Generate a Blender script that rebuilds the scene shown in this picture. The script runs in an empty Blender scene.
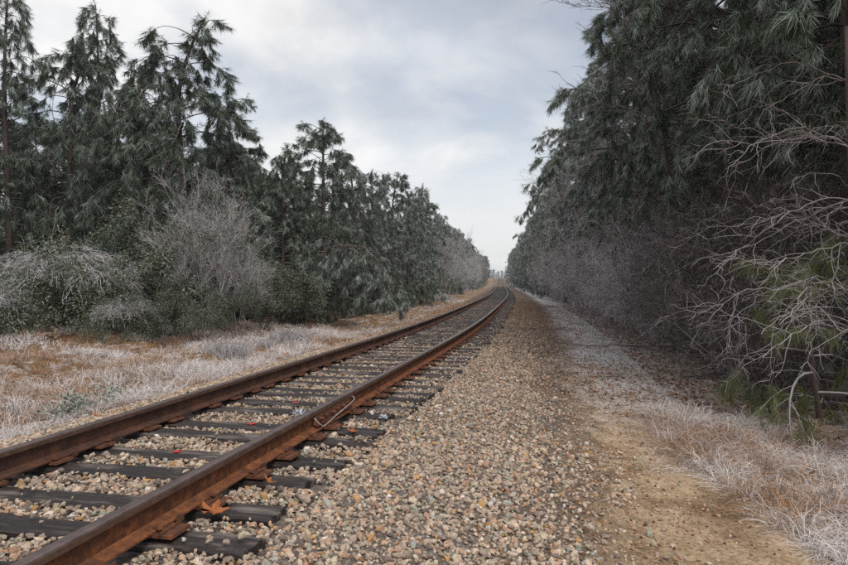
import bpy, math, random
import numpy as np
from mathutils import Vector, noise as mnoise

S = bpy.context.scene
C = S.collection
rng = np.random.default_rng(7)
random.seed(7)
R = math.radians
PI = math.pi

# ------------------------------------------------------------------ camera
CAM_Z = 1.30
cd = bpy.data.cameras.new("camera")
cam = bpy.data.objects.new("camera", cd)
C.objects.link(cam)
cam.location = (0, 0, CAM_Z)
cam.rotation_euler = (R(90 - 0.13), 0, 0)
cd.sensor_width = 36
cd.lens = 27.2
cd.clip_start = 0.05
cd.clip_end = 4000
S.camera = cam

# ------------------------------------------------------------------ sky, sun, exposure
SUN_EL, SUN_AZ = 56, 152      # azimuth clockwise from +Y (the view): high on the right, a little behind
W = bpy.data.worlds.new("World")
S.world = W
W.use_nodes = True
nt = W.node_tree
nt.nodes.clear()
def N(t, typ, **k):
    n = t.nodes.new(typ)
    for a, b in k.items():
        setattr(n, a, b)
    return n
wo = N(nt, "ShaderNodeOutputWorld")
bg = N(nt, "ShaderNodeBackground")
sky = N(nt, "ShaderNodeTexSky", sky_type='NISHITA', sun_disc=False)
sky.sun_elevation = R(SUN_EL)
sky.sun_rotation = R(SUN_AZ)
sky.air_density = 1.0
sky.dust_density = 1.5
tc = N(nt, "ShaderNodeTexCoord")
sep = N(nt, "ShaderNodeSeparateXYZ")
nt.links.new(tc.outputs['Generated'], sep.inputs[0])
zz = N(nt, "ShaderNodeMath", operation='ADD'); zz.inputs[1].default_value = 0.30
zm = N(nt, "ShaderNodeMath", operation='MAXIMUM'); zm.inputs[1].default_value = 0.0
nt.links.new(sep.outputs['Z'], zm.inputs[0]); nt.links.new(zm.outputs[0], zz.inputs[0])
dv = N(nt, "ShaderNodeVectorMath", operation='DIVIDE')
cb = N(nt, "ShaderNodeCombineXYZ")
for i in range(3): nt.links.new(zz.outputs[0], cb.inputs[i])
nt.links.new(tc.outputs['Generated'], dv.inputs[0]); nt.links.new(cb.outputs[0], dv.inputs[1])
mp = N(nt, "ShaderNodeMapping"); mp.inputs['Location'].default_value = (3.35, 1.75, 0.0)
mp.inputs['Scale'].default_value = (1.0, 1.0, 0.6)
nt.links.new(dv.outputs[0], mp.inputs[0])
n1 = N(nt, "ShaderNodeTexNoise"); n1.inputs['Scale'].default_value = 1.15; n1.inputs['Detail'].default_value = 5; n1.inputs['Roughness'].default_value = .5
n1.inputs['Distortion'].default_value = .35
n2 = N(nt, "ShaderNodeTexNoise"); n2.inputs['Scale'].default_value = 2.1; n2.inputs['Detail'].default_value = 6; n2.inputs['Roughness'].default_value = .55
nt.links.new(mp.outputs[0], n1.inputs[0]); nt.links.new(mp.outputs[0], n2.inputs[0])
cr = N(nt, "ShaderNodeValToRGB")            # how much cloud covers the blue
cr.color_ramp.elements[0].position = .42; cr.color_ramp.elements[0].color = (.48, .48, .48, 1)
cr.color_ramp.elements[1].position = .56; cr.color_ramp.elements[1].color = (1, 1, 1, 1)
nt.links.new(n1.outputs[0], cr.inputs[0])
cc = N(nt, "ShaderNodeValToRGB")            # grey bellies and white tops
cc.color_ramp.elements[0].position = .30; cc.color_ramp.elements[0].color = (.50, .51, .53, 1)
cc.color_ramp.elements[1].position = .68; cc.color_ramp.elements[1].color = (.84, .835, .825, 1)
nt.links.new(n2.outputs[0], cc.inputs[0])
lift = N(nt, "ShaderNodeMapRange")          # overcast thins and brightens towards the horizon
lift.inputs['From Min'].default_value = 0.10; lift.inputs['From Max'].default_value = .42
lift.inputs['To Min'].default_value = 1.0; lift.inputs['To Max'].default_value = 0.0
nt.links.new(sep.outputs['Z'], lift.inputs[0])
mh = N(nt, "ShaderNodeMix", data_type='RGBA'); mh.inputs[7].default_value = (.80, .805, .81, 1)
lf = N(nt, "ShaderNodeMath", operation='MULTIPLY'); lf.inputs[1].default_value = .85
nt.links.new(lift.outputs[0], lf.inputs[0])
nt.links.new(lf.outputs[0], mh.inputs[0]); nt.links.new(cc.outputs[0], mh.inputs[6])
sc_ = N(nt, "ShaderNodeVectorMath", operation='SCALE'); sc_.inputs['Scale'].default_value = 10.0
nt.links.new(mh.outputs[2], sc_.inputs[0])
mx = N(nt, "ShaderNodeMix", data_type='RGBA')
mxf = N(nt, "ShaderNodeMath", operation='MAXIMUM')
nt.links.new(cr.outputs[0], mxf.inputs[0]); nt.links.new(lf.outputs[0], mxf.inputs[1])
nt.links.new(mxf.outputs[0], mx.inputs[0])
nt.links.new(sky.outputs[0], mx.inputs[6]); nt.links.new(sc_.outputs[0], mx.inputs[7])
nt.links.new(mx.outputs[2], bg.inputs[0])
bg.inputs[1].default_value = 0.10
nt.links.new(bg.outputs[0], wo.inputs[0])

sd = bpy.data.lights.new("sun", 'SUN')
sd.energy = 1.5
sd.angle = R(22)
sd.color = (1.0, .94, .85)
so = bpy.data.objects.new("sun", sd)
C.objects.link(so)
_d = Vector((math.sin(R(SUN_AZ)) * math.cos(R(SUN_EL)), math.cos(R(SUN_AZ)) * math.cos(R(SUN_EL)), math.sin(R(SUN_EL))))
so.rotation_euler = (-_d).to_track_quat('-Z', 'Y').to_euler()
so.location = (8, -10, 20)

S.view_settings.view_transform = 'Standard'
S.view_settings.look = 'None'
S.view_settings.gamma = 1
S.view_settings.exposure = 0.30
S.cycles.max_bounces = 5
S.cycles.diffuse_bounces = 2
S.cycles.glossy_bounces = 2
S.cycles.transmission_bounces = 2
S.cycles.volume_bounces = 0
S.cycles.use_denoising = False

# ------------------------------------------------------------------ materials
def newmat(name):
    m = bpy.data.materials.new(name); m.use_nodes = True
    t = m.node_tree
    return m, t, t.nodes['Principled BSDF']
def lk(t, a, b): t.links.new(a, b)
def noise_(t, scale, detail=4, rough=.55, vec=None, dist=0):
    n = N(t, "ShaderNodeTexNoise")
    n.inputs['Scale'].default_value = scale; n.inputs['Detail'].default_value = detail
    n.inputs['Roughness'].default_value = rough; n.inputs['Distortion'].default_value = dist
    if vec is None:
        g = N(t, "ShaderNodeNewGeometry"); vec = g.outputs['Position']
    lk(t, vec, n.inputs['Vector'])
    return n.outputs['Fac']
def ramp(t, fac, stops):
    r = N(t, "ShaderNodeValToRGB")
    e = r.color_ramp.elements
    while len(e) < len(stops): e.new(.5)
    for k, (p, c) in enumerate(stops):
        e[k].position = p
        e[k].color = (c, c, c, 1) if isinstance(c, (int, float)) else (*c, 1)
    lk(t, fac, r.inputs[0])
    return r.outputs[0]
def mixc(t, fac, a, b, mode='MIX'):
    m = N(t, "ShaderNodeMix", data_type='RGBA', blend_type=mode)
    for s, v in ((0, fac), (6, a), (7, b)):
        if isinstance(v, (int, float)): m.inputs[s].default_value = v
        elif isinstance(v, tuple): m.inputs[s].default_value = (*v, 1)
        else: lk(t, v, m.inputs[s])
    return m.outputs[2]
def math_(t, op, a, b=None, clamp=False):
    m = N(t, "ShaderNodeMath", operation=op); m.use_clamp = clamp
    for s, v in ((0, a), (1, b)):
        if v is None: continue
        if isinstance(v, (int, float)): m.inputs[s].default_value = v
        else: lk(t, v, m.inputs[s])
    return m.outputs[0]
def attr(t, name, out='Fac'):
    a = N(t, "ShaderNodeAttribute"); a.attribute_name = name
    return a.outputs[out]
def bump(t, b, h, strength, dist=.01):
    n = N(t, "ShaderNodeBump"); n.inputs['Strength'].default_value = strength; n.inputs['Distance'].default_value = dist
    lk(t, h, n.inputs['Height']); lk(t, n.outputs[0], b.inputs['Normal'])
def objpos(t):
    return N(t, "ShaderNodeTexCoord").outputs['Object']

MAT = {}
def needles_mat(name, dark, light, frost, famt=1.0):
    m, t, b = newmat(name)
    oi = N(t, "ShaderNodeObjectInfo")
    base = mixc(t, attr(t, 'tint'), dark, light)
    f = math_(t, 'MULTIPLY', attr(t, 'frost'), famt, True)
    n = noise_(t, 1.3, 3)
    f2 = math_(t, 'MULTIPLY', f, ramp(t, n, [(.3, .45), (.65, 1.0)]), True)
    col = mixc(t, f2, base, frost)
    hs = N(t, "ShaderNodeHueSaturation")
    lk(t, col, hs.inputs['Color'])
    v = math_(t, 'MULTIPLY_ADD', oi.outputs['Random'], .35); v.node.inputs[2].default_value = .82
    lk(t, v, hs.inputs['Value'])
    lk(t, hs.outputs[0], b.inputs['Base Color'])
    b.inputs['Roughness'].default_value = .42
    b.inputs['Specular IOR Level'].default_value = .4
    MAT[name] = m
needles_mat('pine_needles', (.008, .021, .006), (.034, .054, .010), (.50, .58, .53), 1.1)
needles_mat('frosty_pine_needles', (.016, .032, .014), (.050, .072, .024), (.54, .60, .58), 1.7)
needles_mat('young_pine_needles', (.075, .090, .018), (.16, .17, .045), (.40, .42, .36), .9)
needles_mat('evergreen_leaves', (.012, .030, .009), (.11, .125, .020), (.36, .40, .36))

def bark_mat(name, col, col2, frost, fr=1.0, lo=.1, hi=.9, nscale=3.0):
    m, t, b = newmat(name)
    base = mixc(t, noise_(t, 14, 5), col, col2)
    g = N(t, "ShaderNodeNewGeometry")
    s = N(t, "ShaderNodeSeparateXYZ"); lk(t, g.outputs['True Normal'], s.inputs[0])
    mr = N(t, "ShaderNodeMapRange"); mr.inputs['From Min'].default_value = lo - .6; mr.inputs['From Max'].default_value = hi
    lk(t, s.outputs[2], mr.inputs[0])
    f = math_(t, 'MULTIPLY', mr.outputs[0], ramp(t, noise_(t, nscale, 3), [(.3, .35), (.6, 1.0)]))
    f = math_(t, 'MULTIPLY', f, fr, True)
    lk(t, mixc(t, f, base, frost), b.inputs['Base Color'])
    b.inputs['Roughness'].default_value = .6
    MAT[name] = m
bark_mat('pine_bark', (.040, .024, .018), (.10, .058, .042), (.3, .3, .3), .12)
bark_mat('pine_limb', (.045, .028, .02), (.10, .062, .045), (.34, .33, .33), .45, .2, 1.0, 4)
bark_mat('frosted_twigs', (.055, .034, .028), (.10, .065, .055), (.78, .71, .72), 1.2, -.25, .6, 1.0)
bark_mat('shaded_twigs', (.035, .024, .019), (.07, .05, .04), (.36, .32, .32), .55, .3, 1.0, 1.6)  # darker copy of the frosted twigs, shade of the right wood painted in
bark_mat('iced_twigs', (.085, .060, .048), (.15, .11, .095), (.52, .49, .50), .9, .1, .9, 6)
bark_mat('white_twigs', (.17, .145, .135), (.28, .245, .23), (.66, .65, .67), 1.0, -.1, .8)
bark_mat('dead_wood', (.035, .027, .022), (.085, .062, .05), (.45, .43, .43), .5, .3, 1.0)

def vcol_mat(name, rough=.8, bumps=None, spec=.3, noisy=.0):
    m, t, b = newmat(name)
    col = attr(t, 'col', 'Color')
    if noisy:
        n = ramp(t, noise_(t, 70, 4), [(.25, 1 - noisy), (.75, 1 + noisy)])
        col = mixc(t, 1.0, col, n, 'MULTIPLY')
    lk(t, col, b.inputs['Base Color'])
    b.inputs['Roughness'].default_value = rough
    b.inputs['Specular IOR Level'].default_value = spec
    if bumps: bump(t, b, noise_(t, bumps, 3), .5, .004)
    MAT[name] = m
vcol_mat('stone', .85, 160, .25, .28)
vcol_mat('straw', .65, None, .3, .1)
vcol_mat('dead_leaf', .7, None, .3, .15)

# wood of the ties
m, t, b = newmat('creosoted_wood')
op = objpos(t); oi = N(t, "ShaderNodeObjectInfo")
off = N(t, "ShaderNodeVectorMath", operation='ADD')
sc2 = N(t, "ShaderNodeVectorMath", operation='SCALE'); sc2.inputs['Scale'].default_value = 37
cx3 = N(t, "ShaderNodeCombineXYZ")
for i in range(3): lk(t, oi.outputs['Random'], cx3.inputs[i])
lk(t, cx3.outputs[0], sc2.inputs[0]); lk(t, op, off.inputs[0]); lk(t, sc2.outputs[0], off.inputs[1])
gm = N(t, "ShaderNodeMapping"); gm.inputs['Scale'].default_value = (1.6, 26, 26); lk(t, off.outputs[0], gm.inputs[0])
grain = noise_(t, 1.6, 7, .65, gm.outputs[0], .6)
base = ramp(t, grain, [(.32, (.007, .005, .005)), (.54, (.030, .021, .019)), (.74, (.10, .075, .065))])
lm = N(t, "ShaderNodeMapping"); lm.inputs['Scale'].default_value = (1.0, 5, 5); lk(t, off.outputs[0], lm.inputs[0])
pale = math_(t, 'MULTIPLY', ramp(t, noise_(t, 1.7, 4, .6, lm.outputs[0]), [(.52, 0.0), (.68, .85)]), ramp(t, grain, [(.35, .2), (.6, 1.0)]))
base = mixc(t, pale, base, (.30, .25, .225))
rs = ramp(t, noise_(t, 5, 4, .6, off.outputs[0]), [(.66, 0.0), (.80, .5)])
base = mixc(t, rs, base, (.10, .035, .018))
lk(t, base, b.inputs['Base Color']); b.inputs['Roughness'].default_value = .6
bump(t, b, grain, .8, .012)
MAT['creosoted_wood'] = m

def rust(name, a, c, d, scale, rough=.75, metal=.0):
    m, t, b = newmat(name)
    g = N(t, "ShaderNodeNewGeometry")
    n = noise_(t, scale, 6, .65, g.outputs['Position'])
    n2 = noise_(t, scale * 7, 3, .6, g.outputs['Position'])
    col = ramp(t, n, [(.32, a), (.52, c), (.72, d)])
    col = mixc(t, .55, col, ramp(t, n2, [(.3, .55), (.7, 1.25)]), 'MULTIPLY')
    lk(t, col, b.inputs['Base Color']); b.inputs['Roughness'].default_value = rough; b.inputs['Metallic'].default_value = metal
    bump(t, b, n2, .35, .003)
    MAT[name] = m
rust('rail_rust', (.085, .032, .015), (.20, .070, .025), (.35, .125, .040), 12)
rust('rail_web_rust', (.050, .022, .013), (.13, .046, .018), (.30, .10, .028), 16)
rust('rail_dark_rust', (.040, .020, .014), (.085, .036, .022), (.16, .060, .028), 5)
rust('rail_head_side', (.075, .042, .030), (.12, .066, .044), (.17, .092, .058), 9, .6)
rust('plate_rust', (.055, .024, .015), (.13, .048, .022), (.26, .085, .028), 22)
m, t, b = newmat('rail_running_surface')
g = N(t, "ShaderNodeNewGeometry")
lk(t, ramp(t, noise_(t, 12, 5, .6, g.outputs['Position']), [(.3, (.115, .080, .072)), (.7, (.20, .148, .135))]), b.inputs['Base Color'])
b.inputs['Roughness'].default_value = .42; b.inputs['Metallic'].default_value = .55
MAT['rail_running_surface'] = m
def flat(name, c, rough=.6, metal=0):
    m, t, b = newmat(name)
    n = noise_(t, 30, 3)
    lk(t, mixc(t, .5, c, ramp(t, n, [(.3, .7), (.7, 1.2)]), 'MULTIPLY'), b.inputs['Base Color'])
    b.inputs['Roughness'].default_value = rough; b.inputs['Metallic'].default_value = metal
    MAT[name] = m
flat('wire', (.62, .60, .56), .4, .4)
flat('red_paint', (.75, .035, .02), .6)
flat('ice', (.62, .66, .72), .25)

# ------------------------------------------------------------------ mesh helpers
def mesh_np(name, V, F, mats, attrs=None, midx=None, smooth=False):
    V = np.asarray(V, dtype=np.float32); F = np.asarray(F, dtype=np.int32)
    me = bpy.data.meshes.new(name)
    k = F.shape[1]
    me.vertices.add(len(V)); me.loops.add(F.size); me.polygons.add(len(F))
    me.vertices.foreach_set('co', V.ravel())
    me.loops.foreach_set('vertex_index', F.ravel())
    me.polygons.foreach_set('loop_start', np.arange(0, F.size, k, dtype=np.int32))
    me.polygons.foreach_set('loop_total', np.full(len(F), k, dtype=np.int32))
    for mm in (mats if isinstance(mats, (list, tuple)) else [mats]): me.materials.append(MAT[mm])
    if midx is not None: me.polygons.foreach_set('material_index', np.asarray(midx, dtype=np.int32))
    me.polygons.foreach_set('use_smooth', np.full(len(F), smooth, dtype=bool))
    for a, v in (attrs or {}).items():
        v = np.asarray(v, dtype=np.float32)
        if v.ndim == 1:
            at = me.attributes.new(a, 'FLOAT', 'POINT'); at.data.foreach_set('value', v)
        else:
            at = me.attributes.new(a, 'FLOAT_COLOR', 'POINT')
            if v.shape[1] == 3: v = np.c_[v, np.ones(len(v), dtype=np.float32)]
            at.data.foreach_set('color', v.astype(np.float32).ravel())
    me.update(calc_edges=True)
    return me
def ob(name, me, parent=None, loc=(0, 0, 0), rot=(0, 0, 0), scale=(1, 1, 1)):
    o = bpy.data.objects.new(name, me); C.objects.link(o)
    o.location = loc; o.rotation_euler = rot; o.scale = scale
    if parent: o.parent = parent
    return o
def tag(o, label=None, cat=None, group=None, kind=None):
    if label: o['label'] = label
    if cat: o['category'] = cat
    if group: o['group'] = group
    if kind: o['kind'] = kind
    return o
def copy_tree(o, parent=None):
    c = o.copy(); C.objects.link(c); c.parent = parent
    for ch in o.children: copy_tree(ch, c)
    return c

class G:
    """collects vertices, triangles and per-vertex attributes"""
    def __init__(s): s.V = []; s.F = []; s.A = {}; s.n = 0
    def add(s, V, F, **A):
        V = np.asarray(V, float); F = np.asarray(F, int)
        s.V.append(V); s.F.append(F + s.n); s.n += len(V)
        for k, v in A.items():
            v = np.asarray(v, float)
            if v.ndim == 0: v = np.full(len(V), float(v))
            elif v.ndim == 1 and len(v) != len(V): v = np.tile(v, (len(V), 1))
            s.A.setdefault(k, []).append(v)
    def tube(s, P, rad, n=5, **A):
        P = np.asarray(P, float); rad = np.asarray(rad, float)
        T = np.gradient(P, axis=0); T /= np.linalg.norm(T, axis=1)[:, None] + 1e-9
        up = np.array([.31, .17, .93]) if abs(T[0, 2]) < .8 else np.array([1., .1, 0])
        B1 = np.cross(T, up); B1 /= np.linalg.norm(B1, axis=1)[:, None] + 1e-9
        B2 = np.cross(T, B1)
        a = np.arange(n) / n * 2 * PI
        ring = B1[:, None, :] * np.cos(a)[None, :, None] + B2[:, None, :] * np.sin(a)[None, :, None]
        V = (P[:, None, :] + ring * rad[:, None, None]).reshape(-1, 3)
        m = len(P)
        i = np.arange(m - 1)[:, None] * n; j = np.arange(n)[None, :]; j2 = (j + 1) % n
        q = np.stack([i + j, i + j2, i + n + j2, i + n + j], -1).reshape(-1, 4)
        F = np.r_[q[:, [0, 1, 2]], q[:, [0, 2, 3]]]
        caps = [[0, k + 1, k] for k in range(1, n - 1)] + [[(m - 1) * n, (m - 1) * n + k, (m - 1) * n + k + 1] for k in range(1, n - 1)]
        s.add(V, np.r_[F, np.array(caps)], **A)
    def mesh(s, name, mats, smooth=False, midx=None):
        return mesh_np(name, np.concatenate(s.V), np.concatenate(s.F), mats,
                       {k: np.concatenate(v) for k, v in s.A.items()}, midx, smooth)

def unit(v): return v / (np.linalg.norm(v, axis=-1, keepdims=True) + 1e-9)
def spikes(A, B, ra, rb=None, r=None):
    """three-sided thin twigs from A to B (arrays), frustum if rb else point"""
    r = r or rng
    A = np.asarray(A); B = np.asarray(B); n = len(A)
    T = unit(B - A); X = unit(np.cross(T, r.normal(size=(n, 3)))); Y = np.cross(T, X)
    a = np.array([0, 2 * PI / 3, 4 * PI / 3])
    ring = X[:, None] * np.cos(a)[None, :, None] + Y[:, None] * np.sin(a)[None, :, None]
    ra = np.broadcast_to(ra, (n,))
    base = A[:, None] + ring * ra[:, None, None]
    if rb is None:
        V = np.concatenate([base, B[:, None]], 1).reshape(-1, 3)
        f = np.array([[0, 1, 3], [1, 2, 3], [2, 0, 3]])
        F = (np.arange(n)[:, None, None] * 4 + f[None]).reshape(-1, 3)
    else:
        rb = np.broadcast_to(rb, (n,))
        V = np.concatenate([base, B[:, None] + ring * rb[:, None, None]], 1).reshape(-1, 3)
        f = np.array([[0, 1, 4], [0, 4, 3], [1, 2, 5], [1, 5, 4], [2, 0, 3], [2, 3, 5]])
        F = (np.arange(n)[:, None, None] * 6 + f[None]).reshape(-1, 3)
    return V, F

# ------------------------------------------------------------------ the line of the track
YT = np.arange(-60, 900, .25)
def slope(y):
    return np.interp(y, [-60, 11, 15, 20, 26, 40, 60, 90, 900], [.2125, .2125, .19, .168, .160, .150, .128, .119, .115])
SL = slope(YT)
XT = np.concatenate([[0], np.cumsum((SL[1:] + SL[:-1]) / 2 * .25)])
XT += -2.9 - np.interp(0, YT, XT)
ST = np.concatenate([[0], np.cumsum(np.hypot(np.diff(XT), .25))])
ST -= np.interp(.59, YT, ST)
def track(s, u=0.0):
    y = np.interp(s, ST, YT); x = np.interp(y, YT, XT); m = np.interp(y, YT, SL)
    c = 1 / np.sqrt(1 + m * m)
    return x + u * c, y - u * m * c, np.arctan(m)          # x, y, heading clockwise from +Y
def inv(x, y):
    xc = np.interp(y, YT, XT); m = np.interp(y, YT, SL); c = 1 / np.sqrt(1 + m * m)
    u = (x - xc) * c
    y2 = y + u * m * c
    xc = np.interp(y2, YT, XT); m = np.interp(y2, YT, SL); c = 1 / np.sqrt(1 + m * m)
    # signed distance with the tangent at the foot point
    u = (x - xc) * c - (y - y2) * m * c
    return np.interp(y2, YT, ST), u
# smooth value noise on arrays
_tab = np.random.default_rng(3).random((256, 256))
def vn(x, y, sc):
    x = np.asarray(x) * sc; y = np.asarray(y) * sc
    xi = np.floor(x).astype(int); yi = np.floor(y).astype(int)
    fx = x - xi; fy = y - yi; fx = fx * fx * (3 - 2 * fx); fy = fy * fy * (3 - 2 * fy)
    g = lambda a, b_: _tab[a & 255, b_ & 255]
    return (g(xi, yi) * (1 - fx) + g(xi + 1, yi) * fx) * (1 - fy) + (g(xi, yi + 1) * (1 - fx) + g(xi + 1, yi + 1) * fx) * fy
def fbm(x, y, sc): return (vn(x, y, sc) + .5 * vn(x + 31, y + 7, sc * 2.1) + .25 * vn(x + 5, y + 77, sc * 4.3)) / 1.75
def rise(y): 
    t_ = np.clip((np.asarray(y) - 170) / 160, 0, 1)
    return 3.0 * t_ * t_ * (3 - 2 * t_)
PU = [-80, -16, -11, -8, -6, -3.4, -2.7, -2.1, -1.55, 1.5, 2.2, 3.2, 4.2, 5.2, 6.2, 8, 12, 80]
PZ = [.6, .45, .0, -.22, -.42, -.44, -.36, -.17, -.065, -.065, -.14, -.28, -.36, -.46, -.52, -.38, -.15, .5]
def gz(x, y):
    x = np.asarray(x, float); y = np.asarray(y, float)
    s, u = inv(x, y)
    z = np.interp(u, PU, PZ)
    wl = np.clip((-u - 2.5) / 1.5, 0, 1); wr = np.clip((u - 3.2) / 2, 0, 1)
    z = z + wl * (.46 * (fbm(x, y, .6) - .48) + .26 * (fbm(x, y, 1.7) - .5)) + wr * (.16 * (fbm(x, y, .7) - .5) + .06 * (fbm(x, y, 2.6) - .5))
    wb = 1 - np.clip((np.abs(u - .3) - 2.6) / .8, 0, 1)
    z = z + wb * .03 * (fbm(x, y, 1.3) - .5)
    return z + rise(y)

# ------------------------------------------------------------------ ground
def axis_(lo, hi, c0, c1, fine, g_):
    a = list(np.arange(c0, c1, fine)); st = fine; v = a[-1]
    while v < hi: st *= g_; v += st; a.append(v)
    st = fine; v = c0; b_ = []
    while v > lo: st *= g_; v -= st; b_.append(v)
    return np.array(b_[::-1] + a)
gx = axis_(-900, 900, -9, 7.5, .10, 1.07)
gy = axis_(-200, 1500, 2.5, 20, .10, 1.045)
X, Y = np.meshgrid(gx, gy)
Z = gz(X, Y)
SS, UU = inv(X, Y)
nx_, ny_ = len(gx), len(gy)
V = np.c_[X.ravel(), Y.ravel(), Z.ravel()]
i = np.arange(ny_ - 1)[:, None] * nx_; j = np.arange(nx_ - 1)[None]
F = np.stack([i + j, i + j + 1, i + nx_ + j + 1, i + nx_ + j], -1).reshape(-1, 4)
m, t, b = newmat('ground_soil')
u_ = attr(t, 'u'); s_ = attr(t, 's')
g = N(t, "ShaderNodeNewGeometry"); pos = g.outputs['Position']
nbig = noise_(t, .9, 5, .6, pos); nmid = noise_(t, 4.5, 5, .65, pos); nfine = noise_(t, 38, 5, .7, pos)
def band(lo, hi, wl, wh, warp=1.0):      # 1 between lo and hi of u, soft and ragged edges
    uw = math_(t, 'ADD', u_, math_(t, 'MULTIPLY', math_(t, 'SUBTRACT', mixc(t, .5, nbig, nmid), .5), 2.4 * warp))
    a = N(t, "ShaderNodeMapRange"); a.inputs['From Min'].default_value = lo; a.inputs['From Max'].default_value = lo + wl; lk(t, uw, a.inputs[0])
    c = N(t, "ShaderNodeMapRange"); c.inputs['From Min'].default_value = hi - wh; c.inputs['From Max'].default_value = hi
    c.inputs['To Min'].default_value = 1; c.inputs['To Max'].default_value = 0; lk(t, uw, c.inputs[0])
    return math_(t, 'MULTIPLY', a.outputs[0], c.outputs[0])
litter = ramp(t, nfine, [(.28, (.035, .020, .014)), (.5, (.115, .060, .036)), (.72, (.22, .13, .085))])
soil = ramp(t, mixc(t, .5, nmid, nfine), [(.30, (.12, .075, .048)), (.44, (.37, .25, .15)), (.60, (.68, .51, .335))])
soil = mixc(t, ramp(t, nbig, [(.52, 0.0), (.66, .75)]), soil, ramp(t, nfine, [(.3, (.075, .04, .025)), (.7, (.22, .12, .07))]))
grav = ramp(t, nfine, [(.3, (.085, .066, .052)), (.5, (.21, .175, .15)), (.7, (.36, .32, .29))])
far_ = N(t, "ShaderNodeMapRange"); far_.inputs['From Min'].default_value = 9; far_.inputs['From Max'].default_value = 26; lk(t, s_, far_.inputs[0])
brown = ramp(t, nfine, [(.3, (.075, .045, .032)), (.5, (.17, .11, .078)), (.75, (.29, .22, .17))])
grav = mixc(t, math_(t, 'MULTIPLY', far_.outputs[0], .8), grav, brown)
frost = ramp(t, nfine, [(.30, (.16, .11, .085)), (.42, (.60, .57, .565)), (.7, (.88, .87, .87))])
straw = ramp(t, nfine, [(.28, (.085, .045, .02)), (.5, (.24, .135, .06)), (.75, (.40, .26, .14))])
col = litter
col = mixc(t, band(-9.5, -2.0, .8, .5), col, straw)
fl = math_(t, 'MULTIPLY', band(-9.0, -2.1, .8, .6), ramp(t, nmid, [(.50, 0.0), (.64, .7)]))
col = mixc(t, fl, col, frost)
soilb = mixc(t, math_(t, 'MULTIPLY', far_.outputs[0], .9), soil, brown)
col = mixc(t, band(2.6, 6.0, .8, .9), col, soilb)
nearf = N(t, "ShaderNodeMapRange"); nearf.inputs['From Min'].default_value = 6.5; nearf.inputs['From Max'].default_value = 10; lk(t, s_, nearf.inputs[0])
fr2 = math_(t, 'MULTIPLY', band(2.7, 5.6, .7, 1.2, 1.5), math_(t, 'MULTIPLY', nearf.outputs[0], ramp(t, mixc(t, .5, mixc(t, .35, nmid, nbig), noise_(t, 14, 4, .7, pos)), [(.445, 0.0), (.50, 1.0)])))
col = mixc(t, fr2, col, frost)
fr3 = math_(t, 'MULTIPLY', band(4.8, 9.0, .5, .9), ramp(t, nmid, [(.46, 0.0), (.62, .55)]))
col = mixc(t, fr3, col, frost)
col = mixc(t, band(-2.5, 3.3, .25, .9, .35), col, grav)
lk(t, col, b.inputs['Base Color']); b.inputs['Roughness'].default_value = .92; b.inputs['Specular IOR Level'].default_value = .2
vor = N(t, "ShaderNodeTexVoronoi"); vor.inputs['Scale'].default_value = 26; lk(t, pos, vor.inputs['Vector'])
bump(t, b, math_(t, 'ADD', math_(t, 'MULTIPLY', vor.outputs['Distance'], -.8), math_(t, 'MULTIPLY', nfine, 1.4)), .8, .03)
MAT['ground_soil'] = m
me = mesh_np('ground', V, F, 'ground_soil', {'u': UU.ravel(), 's': SS.ravel()}, smooth=True)
tag(ob('ground', me), kind='structure')

# ------------------------------------------------------------------ haze (fills the lane of air; sky is outside)
HAZE = .0006
m = bpy.data.materials.new('haze_air'); m.use_nodes = True
t = m.node_tree; t.nodes.clear()
mo = N(t, "ShaderNodeOutputMaterial"); pv = N(t, "ShaderNodeVolumePrincipled")
pv.inputs['Color'].default_value = (.90, .93, .97, 1); pv.inputs['Density'].default_value = HAZE
lk(t, pv.outputs[0], mo.inputs['Volume'])
MAT['haze_air'] = m
bx = np.array([[x, y, z] for z in (-3.5, 20.0) for y in (-230, 1560) for x in (-1000, 1000)], float)
bf = [[0, 2, 3, 1], [4, 5, 7, 6], [0, 1, 5, 4], [2, 6, 7, 3], [0, 4, 6, 2], [1, 3, 7, 5]]
tag(ob('haze', mesh_np('haze', bx, bf, 'haze_air')), kind='stuff')

# ------------------------------------------------------------------ railway track
tr = ob('railway_track', None)
tag(tr, 'rusty single railway track on dark wooden ties curving left into the haze', 'railway track')

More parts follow.
